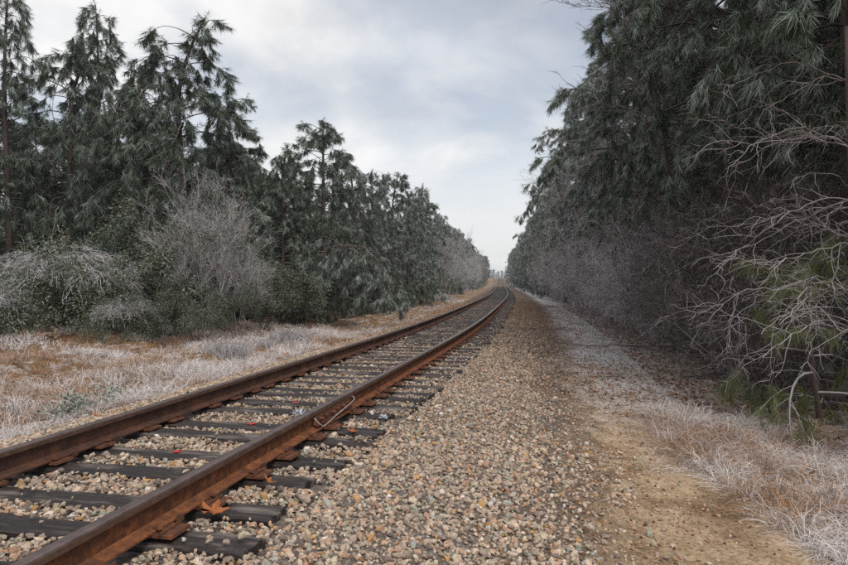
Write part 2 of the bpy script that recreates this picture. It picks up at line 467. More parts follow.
# tie meshes (x across the track)
def tie_mesh(seed, L=2.62, Wd=.225, H=.175):
    r = np.random.default_rng(seed)
    nxs, nys = 44, 7
    xs = np.linspace(-L / 2, L / 2, nxs); ys = np.linspace(-Wd / 2, Wd / 2, nys)
    g_ = G()
    ph = r.random(6) * 20
    crack = [(r.uniform(-.3, .3) * Wd, r.uniform(-L / 2, L / 2), r.uniform(.2, .7)) for _ in range(4)]
    XX, YY = np.meshgrid(xs, ys)
    zt = .006 * (vn(XX.ravel() * 3 + ph[0], YY.ravel() * 30 + ph[1], 1).reshape(XX.shape) - .5) * 2
    zt += .004 * (r.random(XX.shape) - .5)
    for cy, cx_, cl in crack:
        zt -= .012 * np.exp(-((YY - cy) / .012) ** 2) * (np.abs(XX - cx_) < cl)
    edge = np.abs(YY) > Wd / 2 - .005
    zt[edge] -= .012 + .012 * r.random(edge.sum())
    ends = np.abs(XX) > L / 2 - .01
    zt[ends] -= .012 * r.random(ends.sum())
    Xe = XX.copy()
    for sgn in (0, -1):
        Xe[:, sgn] += r.uniform(-.025, .025, nys) * (1 if sgn else -1)
    Ye = YY.copy()
    wob = .006 * np.sin(xs * 3 + ph[2])[None, :]
    Ye += wob
    top = np.c_[Xe.ravel(), Ye.ravel(), zt.ravel()]
    bot = top.copy(); bot[:, 2] = -H
    n = len(top)
    V = np.r_[top, bot]; F = []
    for a in range(nys - 1):
        for c in range(nxs - 1):
            p = a * nxs + c
            F.append([p, p + 1, p + nxs + 1, p + nxs])
    for c in range(nxs - 1):
        F.append([c, n + c, n + c + 1, c + 1]); q = (nys - 1) * nxs + c
        F.append([q, q + 1, n + q + 1, n + q])
    for a in range(nys - 1):
        p = a * nxs; F.append([p, p + nxs, n + p + nxs, n + p]); q = p + nxs - 1
        F.append([q, n + q, n + q + nxs, q + nxs])
    return mesh_np('tie', V, F, 'creosoted_wood')
tie_meshes = [tie_mesh(40 + k, L=2.62 + (.08 * (k % 3 - 1))) for k in range(6)]
tie_short = mesh_np('tie_far', np.array([[x, y, z] for z in (-.15, 0) for y in (-.11, .11) for x in (-1.31, 1.31)]),
                    [[4, 5, 7, 6], [0, 1, 5, 4], [2, 6, 7, 3], [0, 4, 6, 2], [1, 3, 7, 5]], 'creosoted_wood')

def box(g_, c, d, rot=0, top=1.0, **A):
    x, y, z = d[0] / 2, d[1] / 2, d[2] / 2
    P = np.array([[-x, -y, -z], [x, -y, -z], [x, y, -z], [-x, y, -z], [-x * top, -y * top, z], [x * top, -y * top, z], [x * top, y * top, z], [-x * top, y * top, z]])
    cs, sn = math.cos(rot), math.sin(rot)
    P = np.c_[P[:, 0] * cs - P[:, 1] * sn, P[:, 0] * sn + P[:, 1] * cs, P[:, 2]] + np.array(c)
    F = np.array([[0, 2, 1], [0, 3, 2], [4, 5, 6], [4, 6, 7], [0, 1, 5], [0, 5, 4], [1, 2, 6], [1, 6, 5], [2, 3, 7], [2, 7, 6], [3, 0, 4], [3, 4, 7]])
    g_.add(P, F, **A)
g_ = G(); box(g_, (0, 0, .008), (.30, .18, .016), top=.97)
box(g_, (-.083, 0, .020), (.014, .185, .012)); box(g_, (.083, 0, .020), (.014, .185, .012))
plate_me = g_.mesh('tie_plate', 'plate_rust')
g_ = G(); box(g_, (0, 0, -.02), (.016, .016, .05)); box(g_, (.008, 0, .011), (.046, .032, .013), top=.72)
spike_me = g_.mesh('spike', 'plate_rust')
g_ = G(); box(g_, (0, 0, -.012), (.17, .035, .022)); box(g_, (.083, 0, .008), (.02, .05, .035), top=.8)
anchor_me = g_.mesh('rail_anchor', 'rail_dark_rust')
g_ = G()
th_ = np.linspace(0, 2 * PI, 13)[:-1]; rr_ = .024 + .006 * np.sin(th_ * 3)
P = np.c_[rr_ * np.cos(th_) * 1.5, rr_ * np.sin(th_), np.full(12, .0025)]
g_.add(np.r_[[[0, 0, .004]], P], [[0, k + 1, (k + 1) % 12 + 1] for k in range(12)])
mark_me = g_.mesh('paint_mark', 'red_paint')

tie_s = [1.0, 1.48, 1.96, 2.44] + [v - .05 for v in (3.02, 3.44, 4.01, 4.47, 5.06, 5.43, 6.11, 6.55, 7.03, 7.37)]
v = tie_s[-1]
rt = random.Random(5)
while len(tie_s) < 292:
    v += .487 + rt.uniform(-.035, .035); tie_s.append(v)
gauge = 1.505
marks = {7: -.08, 9: .03, 11: 0}
for k, s in enumerate(tie_s):
    x, y, th = track(s)
    near = k < 60
    du = rt.uniform(-.05, .09); dz = rt.uniform(-.008, .004) if k > 3 else 0
    dz -= .012
    dr = rt.uniform(-.02, .02) if near else rt.uniform(-.01, .01)
    me = tie_meshes[rt.randrange(6)] if k < 90 else tie_short
    ex = track(s, du)
    tie = ob('tie', me, tr, (ex[0], ex[1], float(rise(y)) + dz), (0, 0, -th + dr + (PI if rt.random() < .5 else 0)))
    flip = abs(tie.rotation_euler.z) > 1.8
    if k < 46:
        for sd_ in (-1, 1):
            lx = sd_ * gauge / 2 - du
            if flip: lx = -lx
            ob('tie_plate', plate_me, tie, (lx + .03 * (1 if lx > 0 else -1), 0, .004 - dz * 1.0 - .002))
            if k < 18:
                for q in (-1, 1):
                    ob('spike', spike_me, tie, (lx + q * .079, q * .045 * (1 if k % 2 else -1), .029 - dz), (0, 0, 0 if q < 0 else PI))
    if k in marks:
        lx = marks[k] * (-1 if flip else 1)
        ob('paint_mark', mark_me, tie, (lx, .02, .004), (0, 0, .3))

# rails: T section swept along the curve
prof = np.array([(-.070, 0), (.070, 0), (.070, .011), (.022, .024), (.0085, .034), (.0085, .118), (.0125, .126), (.036, .132), (.037, .160), (.031, .168), (.018, .1715),
                 (-.018, .1715), (-.031, .168), (-.037, .160), (-.036, .132), (-.0125, .126), (-.0085, .118), (-.0085, .034), (-.022, .024), (-.070, .011)])
pm = [1, 0, 0, 0, 4, 2, 1, 2, 3, 3, 3, 3, 3, 2, 1, 2, 4, 0, 0, 0]   # 0 rust 1 dark 2 head side 3 running surface
RB = .019
def rail(s0, s1, uoff, mats):
    ss = [s0]; 
    while ss[-1] < s1: ss.append(min(s1, ss[-1] + max(.25, (ss[-1]) * .02)))
    P = []; n = len(prof)
    for s in ss:
        x, y, th = track(s, uoff)
        nx2, ny2 = math.cos(th), -math.sin(th)
        for (a, z) in prof: P.append((x + a * nx2, y + a * ny2, RB + z + float(rise(y))))
    F = []; mi = []
    for a in range(len(ss) - 1):
        for c in range(n):
            c2 = (c + 1) % n
            F.append([a * n + c, a * n + c2, (a + 1) * n + c2, (a + 1) * n + c]); mi.append(pm[c])
    P = np.array(P)
    me = mesh_np('rail', P, F, mats, None, mi, False)
    o = ob('rail', me, tr)
    # end caps
    return o
JS = 5.62                                       # joint seen on the right-hand rail
rmR = ['rail_rust', 'rail_dark_rust', 'rail_head_side', 'rail_running_surface', 'rail_web_rust']
rmL = ['rail_dark_rust', 'rail_dark_rust', 'rail_head_side', 'rail_running_surface', 'rail_dark_rust']
rA = rail(-1.5, JS - .003, gauge / 2, rmR)
rB = rail(JS + .003, 330, gauge / 2, rmR)
rC = rail(-1.5, 330, -gauge / 2, rmL)
# joint bars, bolts, bond wire
def along(s, u, z):
    x, y, th = track(s, u); return np.array([x, y, z])
xj, yj, thj = track(JS, gauge / 2)
for sgn in (1, -1):
    g_ = G()
    box(g_, (sgn * .030, 0, .085), (.024, .92, .075), top=.93)
    box(g_, (sgn * .045, 0, .043), (.034, .92, .016))
    bar = ob('joint_bar', g_.mesh('joint_bar', 'plate_rust'), rA, (xj, yj, RB), (0, 0, -thj))
    for q in range(6):
        g_ = G()
        P0 = np.array([[sgn * .040, (q - 2.5) * .145, .086], [sgn * (.062 if q % 2 else .085), (q - 2.5) * .145, .086]])
        g_.tube(P0, [.019, .018], 6)
        ob('bolt', g_.mesh('bolt', 'plate_rust'), rA, (xj, yj, RB), (0, 0, -thj))
wp = []
for a, z, o_ in [(-.50, .120, .042), (-.49, .070, .085), (-.44, .040, .105), (-.25, .062, .112), (0, .088, .115), (.25, .105, .112), (.42, .115, .10), (.47, .135, .07), (.49, .128, .040)]:
    wp.append(along(JS + a, gauge / 2 + o_, RB + z))
wp = np.array(wp); tt = np.linspace(0, len(wp) - 1, 40)
wp = np.c_[[np.interp(tt, np.arange(len(wp)), wp[:, k]) for k in range(3)]].T
g_ = G(); g_.tube(wp, np.full(len(wp), .0038), 6)
ob('bond_wire', g_.mesh('bond_wire', 'wire'), rA)
for s in [tie_s[k] + .13 for k in (2, 4, 6, 7, 9, 11, 13, 15, 17, 20, 23)]:
    for ri, uo in ((rA, gauge / 2), (rC, -gauge / 2)):
        x, y, th = track(s, uo)
        ob('rail_anchor', anchor_me, ri, (x, y, RB), (0, 0, -th))

# ------------------------------------------------------------------ ballast stones
def ico():
    p = (1 + 5 ** .5) / 2
    V = np.array([(-1, p, 0), (1, p, 0), (-1, -p, 0), (1, -p, 0), (0, -1, p), (0, 1, p), (0, -1, -p), (0, 1, -p), (p, 0, -1), (p, 0, 1), (-p, 0, -1), (-p, 0, 1)], float)
    F = np.array([(0, 11, 5), (0, 5, 1), (0, 1, 7), (0, 7, 10), (0, 10, 11), (1, 5, 9), (5, 11, 4), (11, 10, 2), (10, 7, 6), (7, 1, 8), (3, 9, 4), (3, 4, 2), (3, 2, 6), (3, 6, 8), (3, 8, 9), (4, 9, 5), (2, 4, 11), (6, 2, 10), (8, 6, 7), (9, 8, 1)])
    return unit(V), F
icoV, icoF = ico()
octV = np.array([(1, 0, 0), (-1, 0, 0), (0, 1, 0), (0, -1, 0), (0, 0, 1), (0, 0, -1)], float)
octF = np.array([(0, 2, 4), (2, 1, 4), (1, 3, 4), (3, 0, 4), (2, 0, 5), (1, 2, 5), (3, 1, 5), (0, 3, 5)])
def rot_batch(r, n):
    q = r.normal(size=(n, 4)); q /= np.linalg.norm(q, axis=1)[:, None]
    w, x, y, z = q.T
    return np.stack([np.stack([1 - 2 * (y * y + z * z), 2 * (x * y - z * w), 2 * (x * z + y * w)], -1),
                     np.stack([2 * (x * y + z * w), 1 - 2 * (x * x + z * z), 2 * (y * z - x * w)], -1),
                     np.stack([2 * (x * z - y * w), 2 * (y * z + x * w), 1 - 2 * (x * x + y * y)], -1)], 1)
pal = np.array([(.38, .31, .25), (.31, .25, .205), (.46, .365, .29), (.43, .29, .205), (.25, .20, .17), (.52, .43, .345), (.30, .32, .275), (.42, .25, .11), (.16, .125, .11), (.36, .22, .15), (.56, .53, .50), (.42, .36, .26)])
pw = np.array([.19, .15, .15, .10, .07, .09, .055, .03, .055, .03, .025, .055]); pw /= pw.sum()
def stones(n, P, size, base, r, tone=None, squash=.72):
    bv, bF = base
    k = len(bv)
    V = bv[None] * r.uniform(.58, 1.25, (n, k, 1)) * (np.array([1.15, .88, squash])[None, None] * r.uniform(.8, 1.2, (n, 1, 3)))
    V = np.einsum('nij,nkj->nki', rot_batch(r, n), V) * size[:, None, None]
    V[..., 2] *= .85
    V = V + P[:, None]
    F = (np.arange(n)[:, None, None] * k + bF[None]).reshape(-1, 3)
    c = pal[r.choice(len(pal), n, p=pw)] * np.array([1.13, 1.10, 1.06]) * r.uniform(.78, 1.22, (n, 1))
    if tone is not None: c = c * tone
    return V.reshape(-1, 3), F, np.repeat(c, k, 0)
TS = np.array(tie_s)
def on_tie(s, u, tol=.104):
    k = np.clip(np.searchsorted(TS, s), 1, len(TS) - 1)
    dd = np.minimum(np.abs(TS[k] - s), np.abs(TS[k - 1] - s))
    return (dd < tol) & (np.abs(u) < 1.33)
rs_ = np.random.default_rng(11)
def scatter(n, s0, s1, u0, u1, pw_=1.0):
    s = s0 + (s1 - s0) * rs_.random(n) ** pw_
    return s, rs_.uniform(u0, u1, n)
g_ = G()
# near, dense
s, u = scatter(125000, 1.0, 12.5, -2.75, 4.3, 1.15)
edge = fbm(*track(s, u)[:2], 1.2)
keep = (u < 2.8 - .65 * np.clip((s - 5.5) / 7, 0, 1) + (edge - .5) * 1.2 + rs_.exponential(.34, len(u)) * (rs_.random(len(u)) < .75)) & (u > -2.45 + (edge - .5) * .5 - rs_.exponential(.1, len(u)))
ot = on_tie(s, u)
keep &= (~ot) | (rs_.random(len(s)) < .012 + .30 * (np.abs(u) > 1.12) * (fbm(s * 3, u, 1.0) > .52))
x, y, th = track(s, u)
ang = np.abs(x / np.maximum(y, .1))
keep &= (ang < .78) & (y > 2.3)
keep &= np.abs(np.abs(u) - gauge / 2) > .085
s, u, x, y, ot = s[keep], u[keep], x[keep], y[keep], ot[keep]
size = np.exp(rs_.normal(math.log(.0148), .36, len(s))).clip(.007, .034)
size = np.where(u > 2.6, size * np.clip(1.1 - (u - 2.6) * .35, .45, 1), size)
z = gz(x, y) + rs_.uniform(-.1, .75, len(s)) * size
inside = (np.abs(u) < 1.35) & ~ot
z = z + np.where(inside, rs_.uniform(.004, .030, len(s)) + .020 * (fbm(x, y, 2.2) - .4), 0)
z = np.where(ot, .0 + size * .5, z)
big = np.argsort(-(size / np.maximum(y, 1)) * (z > -9))[:280]
mask = np.ones(len(s), bool); mask[big] = False
Pn = np.c_[x, y, z]
for mk, bs_ in ((mask & (y < 6.0), (icoV, icoF)), (mask & (y >= 6.0), (octV, octF))):
    Vs, Fs, Cs = stones(mk.sum(), Pn[mk], size[mk], bs_, rs_)
    g_.add(Vs, Fs, col=Cs)
n_near = mask.sum()
# far, sparser
s, u = scatter(34000, 12.3, 42, -2.6, 4.0, 1.6)
keep = ~on_tie(s, u) | (rs_.random(len(s)) < .10)
keep &= (u < 2.05 + rs_.exponential(.45, len(u))) & (np.abs(np.abs(u) - gauge / 2) > .085)
s, u = s[keep], u[keep]; x, y, th = track(s, u)
size = np.exp(rs_.normal(math.log(.024), .3, len(s))).clip(.012, .045)
z = gz(x, y) + rs_.uniform(-.2, .5, len(s)) * size + np.where(np.abs(u) < 1.35, rs_.uniform(.0, .04, len(s)), 0)
tone = 1 - np.clip((s - 10) / 18, 0, 1)[:, None] * np.array([.22, .36, .44])[None]
Vs, Fs, Cs = stones(len(s), np.c_[x, y, z], size, (octV, octF), rs_, tone)
g_.add(Vs, Fs, col=Cs)
s, u = scatter(40000, 2.0, 13, 2.3, 5.2, 1.2)
x, y, th = track(s, u)
keep = (y > 2.6) & (np.abs(x / np.maximum(y, .1)) < .78) & (rs_.random(len(s)) < .25 + .75 * (fbm(x, y, 1.6) > .5))
s, u, x, y = s[keep], u[keep], x[keep], y[keep]
size = np.exp(rs_.normal(math.log(.0055), .45, len(s))).clip(.003, .016)
ptone = np.where(rs_.random((len(s), 1)) < .45, np.array([[.42, .30, .22]]), np.array([[.95, .82, .66]]))
Vs, Fs, Cs = stones(len(s), np.c_[x, y, gz(x, y) + size * .2], size, (octV, octF), rs_, ptone)
g_.add(Vs, Fs, col=Cs)
tag(ob('ballast_gravel', g_.mesh('ballast_gravel', 'stone')), kind='stuff')
# the bed itself with the stones that show largest
g_ = G()
ssb = np.arange(-1, 300, 1.0)
bedP = []
for s0 in ssb:
    for uu in (-2.2, -1.6, -.8, 0, .8, 1.6, 2.2, 2.8):
        x0, y0, _ = track(s0, uu); bedP.append((x0, y0, float(gz(x0, y0)) - .012))
bedF = [[a * 8 + c, a * 8 + c + 1, (a + 1) * 8 + c + 1, (a + 1) * 8 + c] for a in range(len(ssb) - 1) for c in range(7)]
bed = tag(ob('ballast_bed', mesh_np('ballast_bed', bedP, bedF, 'stone', {'col': np.tile([.2, .17, .15], (len(bedP), 1))})), kind='structure')
tmpl = []
for k in range(24):
    Vs, Fs, Cs = stones(1, np.zeros((1, 3)), np.array([1.0]), (icoV, icoF), rs_)
    tmpl.append(mesh_np('stone', Vs, Fs, 'stone', {'col': Cs}))
sz = np.exp(rs_.normal(math.log(.0195), .34, 1))  # keep stream
bigP = Pn[big]
bs = rs_.uniform(.019, .027, len(big))
for k in range(len(big)):
    o = ob('stone', tmpl[k % 24], bed, bigP[k], (rs_.uniform(0, 6), rs_.uniform(0, 6), rs_.uniform(0, 6)), (bs[k],) * 3)

# ------------------------------------------------------------------ grass
def blades(P, az, L, w, bend, lift_, col, r, seg=3, tipcol=None):
    n = len(P)
    d = np.c_[np.cos(az), np.sin(az)]
    side = np.c_[-np.sin(az), np.cos(az), np.zeros(n)]
    side = unit(side + r.normal(size=(n, 3)) * .5)
    rows = []
    cols = []
    wob = r.normal(size=(n, 2)) * .12
    for k in range(seg + 1):
        tk = k / seg
        hx = L * (tk * (1 - lift_) + lift_ * 0.25 * tk)
        hz = L * (lift_ * tk - bend * tk * tk)
        p = P + np.c_[d * hx[:, None] + wob * (tk * tk * L)[:, None], hz]
        ww = w * (1 - .75 * tk)
        if k < seg:
            rows += [p - side * ww[:, None], p + side * ww[:, None]]
        else: rows += [p]
        c = col if tipcol is None else col * (1 - tk) + tipcol * tk
        cols += [c, c] if k < seg else [c]
    V = np.stack(rows, 1); Cc = np.stack(cols, 1)
    k = V.shape[1]; f = []
    for a in range(seg - 1): f += [[2 * a, 2 * a + 1, 2 * a + 3], [2 * a, 2 * a + 3, 2 * a + 2]]
    f.append([2 * (seg - 1), 2 * (seg - 1) + 1, 2 * seg])
    F = (np.arange(n)[:, None, None] * k + np.array(f)[None]).reshape(-1, 3)
    return V.reshape(-1, 3), F, Cc.reshape(-1, 3)
rg = np.random.default_rng(21)
FW = np.array([.86, .81, .79]); STR = np.array([.50, .27, .115]); BRN = np.array([.20, .095, .042]); PNK = np.array([.44, .315, .255])
def grass_patch(ncl, per, posfn, Lr, wr, frostfn, spread=.16, liftr=(.3, .85)):
    cs, cu = posfn(ncl)
    cxp, cyp, _ = track(cs, cu)
    fr = frostfn(cxp, cyp, cs, cu)
    n = ncl * per
    ci = np.repeat(np.arange(ncl), per)
    a0 = rg.uniform(0, 2 * PI, n)
    rad = np.abs(rg.normal(0, spread, n))
    px = cxp[ci] + np.cos(a0) * rad; py = cyp[ci] + np.sin(a0) * rad
    lean = rg.uniform(0, 2 * PI, ncl)
    az = np.where(rg.random(n) < .45, lean[ci] + rg.normal(0, .5, n), a0 + rg.normal(0, .5, n))
    L = rg.uniform(*Lr, n) * rg.uniform(.6, 1.15, ncl)[ci]
    w = rg.uniform(*wr, n)
    li = rg.uniform(*liftr, n); be = li * rg.uniform(.5, 1.05, n)
    f = np.clip(fr[ci] + rg.normal(0, .22, n), 0, 1)[:, None]
    dry = np.where(rg.random((n, 1)) < .5, STR, np.where(rg.random((n, 1)) < .5, PNK, BRN)) * rg.uniform(.7, 1.2, (n, 1))
    colr = dry * (1 - f) + FW * f * rg.uniform(.75, 1.1, (n, 1))
    tip = colr * (1 - .4 * f) + FW * .4 * f
    pz = gz(px, py) - .01
    return blades(np.c_[px, py, pz], az, L, w, be, li, colr * .85, rg, 3, tip)
g_ = G()
def fl_left(x, y, s, u): return np.clip((fbm(x, y, .75) - .45) * 4.5 + .55 + rg.normal(0, .34, len(x)), 0.02, 1)
g_.add(*[q for q in (lambda r_: (r_[0], r_[1]))(grass_patch(2, 2, lambda n: (rg.uniform(5, 6, n), rg.uniform(-4, -3, n)), (.2, .3), (.002, .003), fl_left))], col=np.zeros((4 * 7, 3)) + .3)
def addg(r_): g_.add(r_[0], r_[1], col=r_[2])
addg(grass_patch(760, 52, lambda n: (rg.uniform(2.5, 12, n), -2.75 - np.abs(rg.normal(0, 2.6, n))), (.28, .58), (.0022, .0042), fl_left, .11, (.45, 1.1)))
addg(grass_patch(760, 42, lambda n: (rg.uniform(9, 22, n), -2.9 - rg.uniform(0, 7.5, n)), (.30, .62), (.0032, .006), fl_left, .14, (.45, 1.1)))
addg(grass_patch(420, 26, lambda n: (rg.uniform(20, 60, n), -2.8 - rg.uniform(0, 2.6, n)), (.2, .42), (.004, .008), fl_left))
def strip_short(n): return (rg.uniform(3, 30, n), -2.45 - rg.exponential(.35, n))
addg(grass_patch(700, 22, strip_short, (.06, .16), (.0015, .003), lambda x, y, s, u: np.full(len(x), .8), .12))
tag(ob('frosted_grass_left', g_.mesh('grass', 'straw')), kind='stuff').name = 'frosted_grass'
g_ = G()
def fl_right(x, y, s, u): return np.clip(.50 + (fbm(x, y, 1.3) - .44) * 2.6 + rg.normal(0, .34, len(x)), .03, 1)
def pos_r(n):
    s = rg.uniform(2.6, 8.6, n); 
    return s, 3.80 + .24 * np.clip(6.8 - s, 0, 4) + .06 * np.clip(s - 6, 0, 9) + np.abs(rg.normal(0, .9, n))
addg(grass_patch(620, 62, pos_r, (.22, .60), (.0014, .0032), fl_right, .09, (.30, .95)))
addg(grass_patch(300, 40, pos_r, (.10, .26), (.0016, .0034), lambda x, y, s, u: np.full(len(x), .85), .12, (.2, .7)))
addg(grass_patch(260, 26, lambda n: (rg.uniform(5.5, 9, n), rg.uniform(3.5, 4.6, n)), (.10, .3), (.001, .002), fl_right, .1, (.1, .45)))
addg(grass_patch(460, 20, lambda n: (rg.uniform(9, 40, n), rg.uniform(4.4, 7.0, n)), (.10, .34), (.002, .004), lambda x, y, s, u: np.full(len(x), .7), .2))
addg(grass_patch(1500, 13, lambda n: (8.5 + 30 * rg.random(n) ** 1.4, 3.1 + 2.0 * rg.random(n) ** .8), (.03, .11), (.002, .004), lambda x, y, s, u: np.full(len(x), .95), .12, (.1, .6)))
tag(ob('frosted_straw', g_.mesh('frosted_straw', 'straw')), kind='stuff')

# ------------------------------------------------------------------ fallen leaves
def leaf_batch(P, size, nrm_tilt, col, r):
    n = len(P)
    base = np.array([(-1, 0, 0), (-.3, .48, .12), (.45, .42, .05), (1, 0, .18), (.45, -.42, .1), (-.3, -.48, .0)])
    f = np.array([(0, 1, 5), (1, 2, 4), (1, 4, 5), (2, 3, 4)])
    a = r.uniform(0, 2 * PI, n); tx, ty = r.normal(0, nrm_tilt, n), r.normal(0, nrm_tilt, n)
    V = base[None] * size[:, None, None]
    ca, sa = np.cos(a)[:, None], np.sin(a)[:, None]
    x = V[..., 0] * ca - V[..., 1] * sa; y = V[..., 0] * sa + V[..., 1] * ca
    z = V[..., 2] + x * tx[:, None] + y * ty[:, None]
    V = np.stack([x, y, z], -1) + P[:, None]
    F = (np.arange(n)[:, None, None] * 6 + f[None]).reshape(-1, 3)
    return V.reshape(-1, 3), F, np.repeat(col, 6, 0)
LC = np.array([(.20, .075, .035), (.28, .11, .045), (.12, .05, .03), (.34, .17, .08), (.24, .14, .09), (.42, .38, .36)])
def leaves(n, posfn, sr, r, frosty=.1):
    s, u = posfn(n); x, y, _ = track(s, u)
    z = gz(x, y) + r.uniform(.0, .03, n) + np.where(np.abs(u) < 1.4, .05, 0)
    c = LC[r.choice(6, n, p=[.26, .2, .22, .12, .2 - frosty, frosty])] * r.uniform(.7, 1.2, (n, 1))
    return leaf_batch(np.c_[x, y, z], r.uniform(*sr, n), .35, c, r)
g_ = G()
addg(leaves(1500, lambda n: (rg.uniform(2.6, 14, n), 3.0 + rg.normal(0, .55, n)), (.008, .022), rg))
addg(leaves(5200, lambda n: (9 + 36 * rg.random(n) ** 1.3, rg.uniform(1.5, 4.2, n)), (.014, .032), rg))
addg(leaves(9000, lambda n: (5 + 40 * rg.random(n) ** 1.4, 4.4 + rg.exponential(1.4, n)), (.02, .045), rg, .16))
addg(leaves(4200, lambda n: (8 + 30 * rg.random(n) ** 1.5, rg.uniform(3.2, 5.6, n)), (.008, .028), rg, .05))
addg(leaves(2400, lambda n: (rg.uniform(9, 50, n), rg.uniform(-1.3, 1.3, n)), (.012, .028), rg))
addg(leaves(3000, lambda n: (rg.uniform(5, 45, n), -2.6 - rg.exponential(2.2, n)), (.018, .04), rg))
tag(ob('leaf_litter', g_.mesh('leaf_litter', 'dead_leaf')), kind='stuff')

def px2w(px, py, z=0.0):
    d = 640 * (CAM_Z - z) / (py - 281.0)
    return np.array([(px - 424) / 640 * d, d, z])
# lobed leaves lying singly
def lobed_leaf(seed, size, col):
    r = np.random.default_rng(seed); g2 = G()
    n = 26; a = np.linspace(-PI * .92, PI * .92, n)
    rad = 1 + .38 * np.cos(a * 5) + .12 * np.cos(a * 11) + r.uniform(-.08, .08, n)
    P = np.c_[np.cos(a) * rad * 1.0, np.sin(a) * rad * .8, .22 * (np.cos(a) * rad) ** 2 + .55 * np.abs(np.sin(a) * rad) * r.uniform(.3, 1.2, n)] * size
    V = np.r_[[[0, 0, 0]], P]
    g2.add(V, [[0, k + 1, k + 2] for k in range(n - 1)], col=np.array(col))
    g2.tube(np.array([[0, 0, .002], [-size * 1.1, .1 * size, .004], [-size * 1.8, .3 * size, .02]]), [.0018, .0016, .0012], 4, col=np.array(col) * .6)
    return g2.mesh('fallen_leaf', 'dead_leaf')
lm1 = lobed_leaf(1, .062, (.36, .125, .045))
lm2 = lobed_leaf(2, .045, (.34, .13, .05))
for (px, py, z, me, lab, sc, rz, tilt) in [
    (214, 514, -.0, lm1, 'large curled orange leaf lying on the stones beside the near rail', .95, .4, .35),
    (268, 484, .03, lm2, 'small brown leaf propped on the tie plate past the large orange leaf', 1.0, 1.7, .6),
    (341, 427, -.02, lm2, 'orange leaf under the rail joint with the bright bond wire', 1.1, 2.4, .4),
    (352, 433, -.02, lm1, 'reddish leaf on the stones just right of the rail joint', .6, .3, .3),
    (96, 431, -.25, lm1, 'dark red leaf in the frosted weeds beyond the left rail', .55, 1.2, .3),
    (286, 355, -.25, lm1, 'tan leaf in front of the white frosted mound left of the track', .7, .2, .4),
    (503, 497, -.18, lm1, 'dark brown leaf alone on the gravel right of the track', .6, 2.2, .4)]:
    p = px2w(px, py, z)
    zz_ = max(z, float(gz(p[0], p[1])) + .02)
    tag(ob('fallen_leaf', me, None, (p[0], p[1], zz_ + .012), (tilt, .1, rz), (sc,) * 3), lab, 'leaf', 'single fallen leaves near the track')

# frost tufts lying in the track
def tuft_mesh(seed, n, L, r0):
    r = np.random.default_rng(seed)
    A = np.c_[r.normal(0, L * .22, (n, 2)), np.zeros(n)]
    D = unit(np.c_[r.normal(0, .8, (n, 2)), np.abs(r.normal(.5, .4, n))])
    B = A + D * r.uniform(.4, 1, (n, 1)) * L
    V, F = spikes(A, B, r0, r0 * .8, r)
    return mesh_np('ice_clump', V, F, 'ice')
p = px2w(299, 414, 0.0)
tag(ob('ice_clump', tuft_mesh(5, 40, .075, .007), None, (p[0], p[1], .0)), 'pale clump of ice on a tie against the inside of the right rail', 'ice clump')
p = px2w(384, 418, 0.0)
tag(ob('ice_clump', tuft_mesh(6, 46, .05, .006), None, (p[0], p[1], .002)), 'white frost crust on a tie end outside the right rail', 'ice clump')

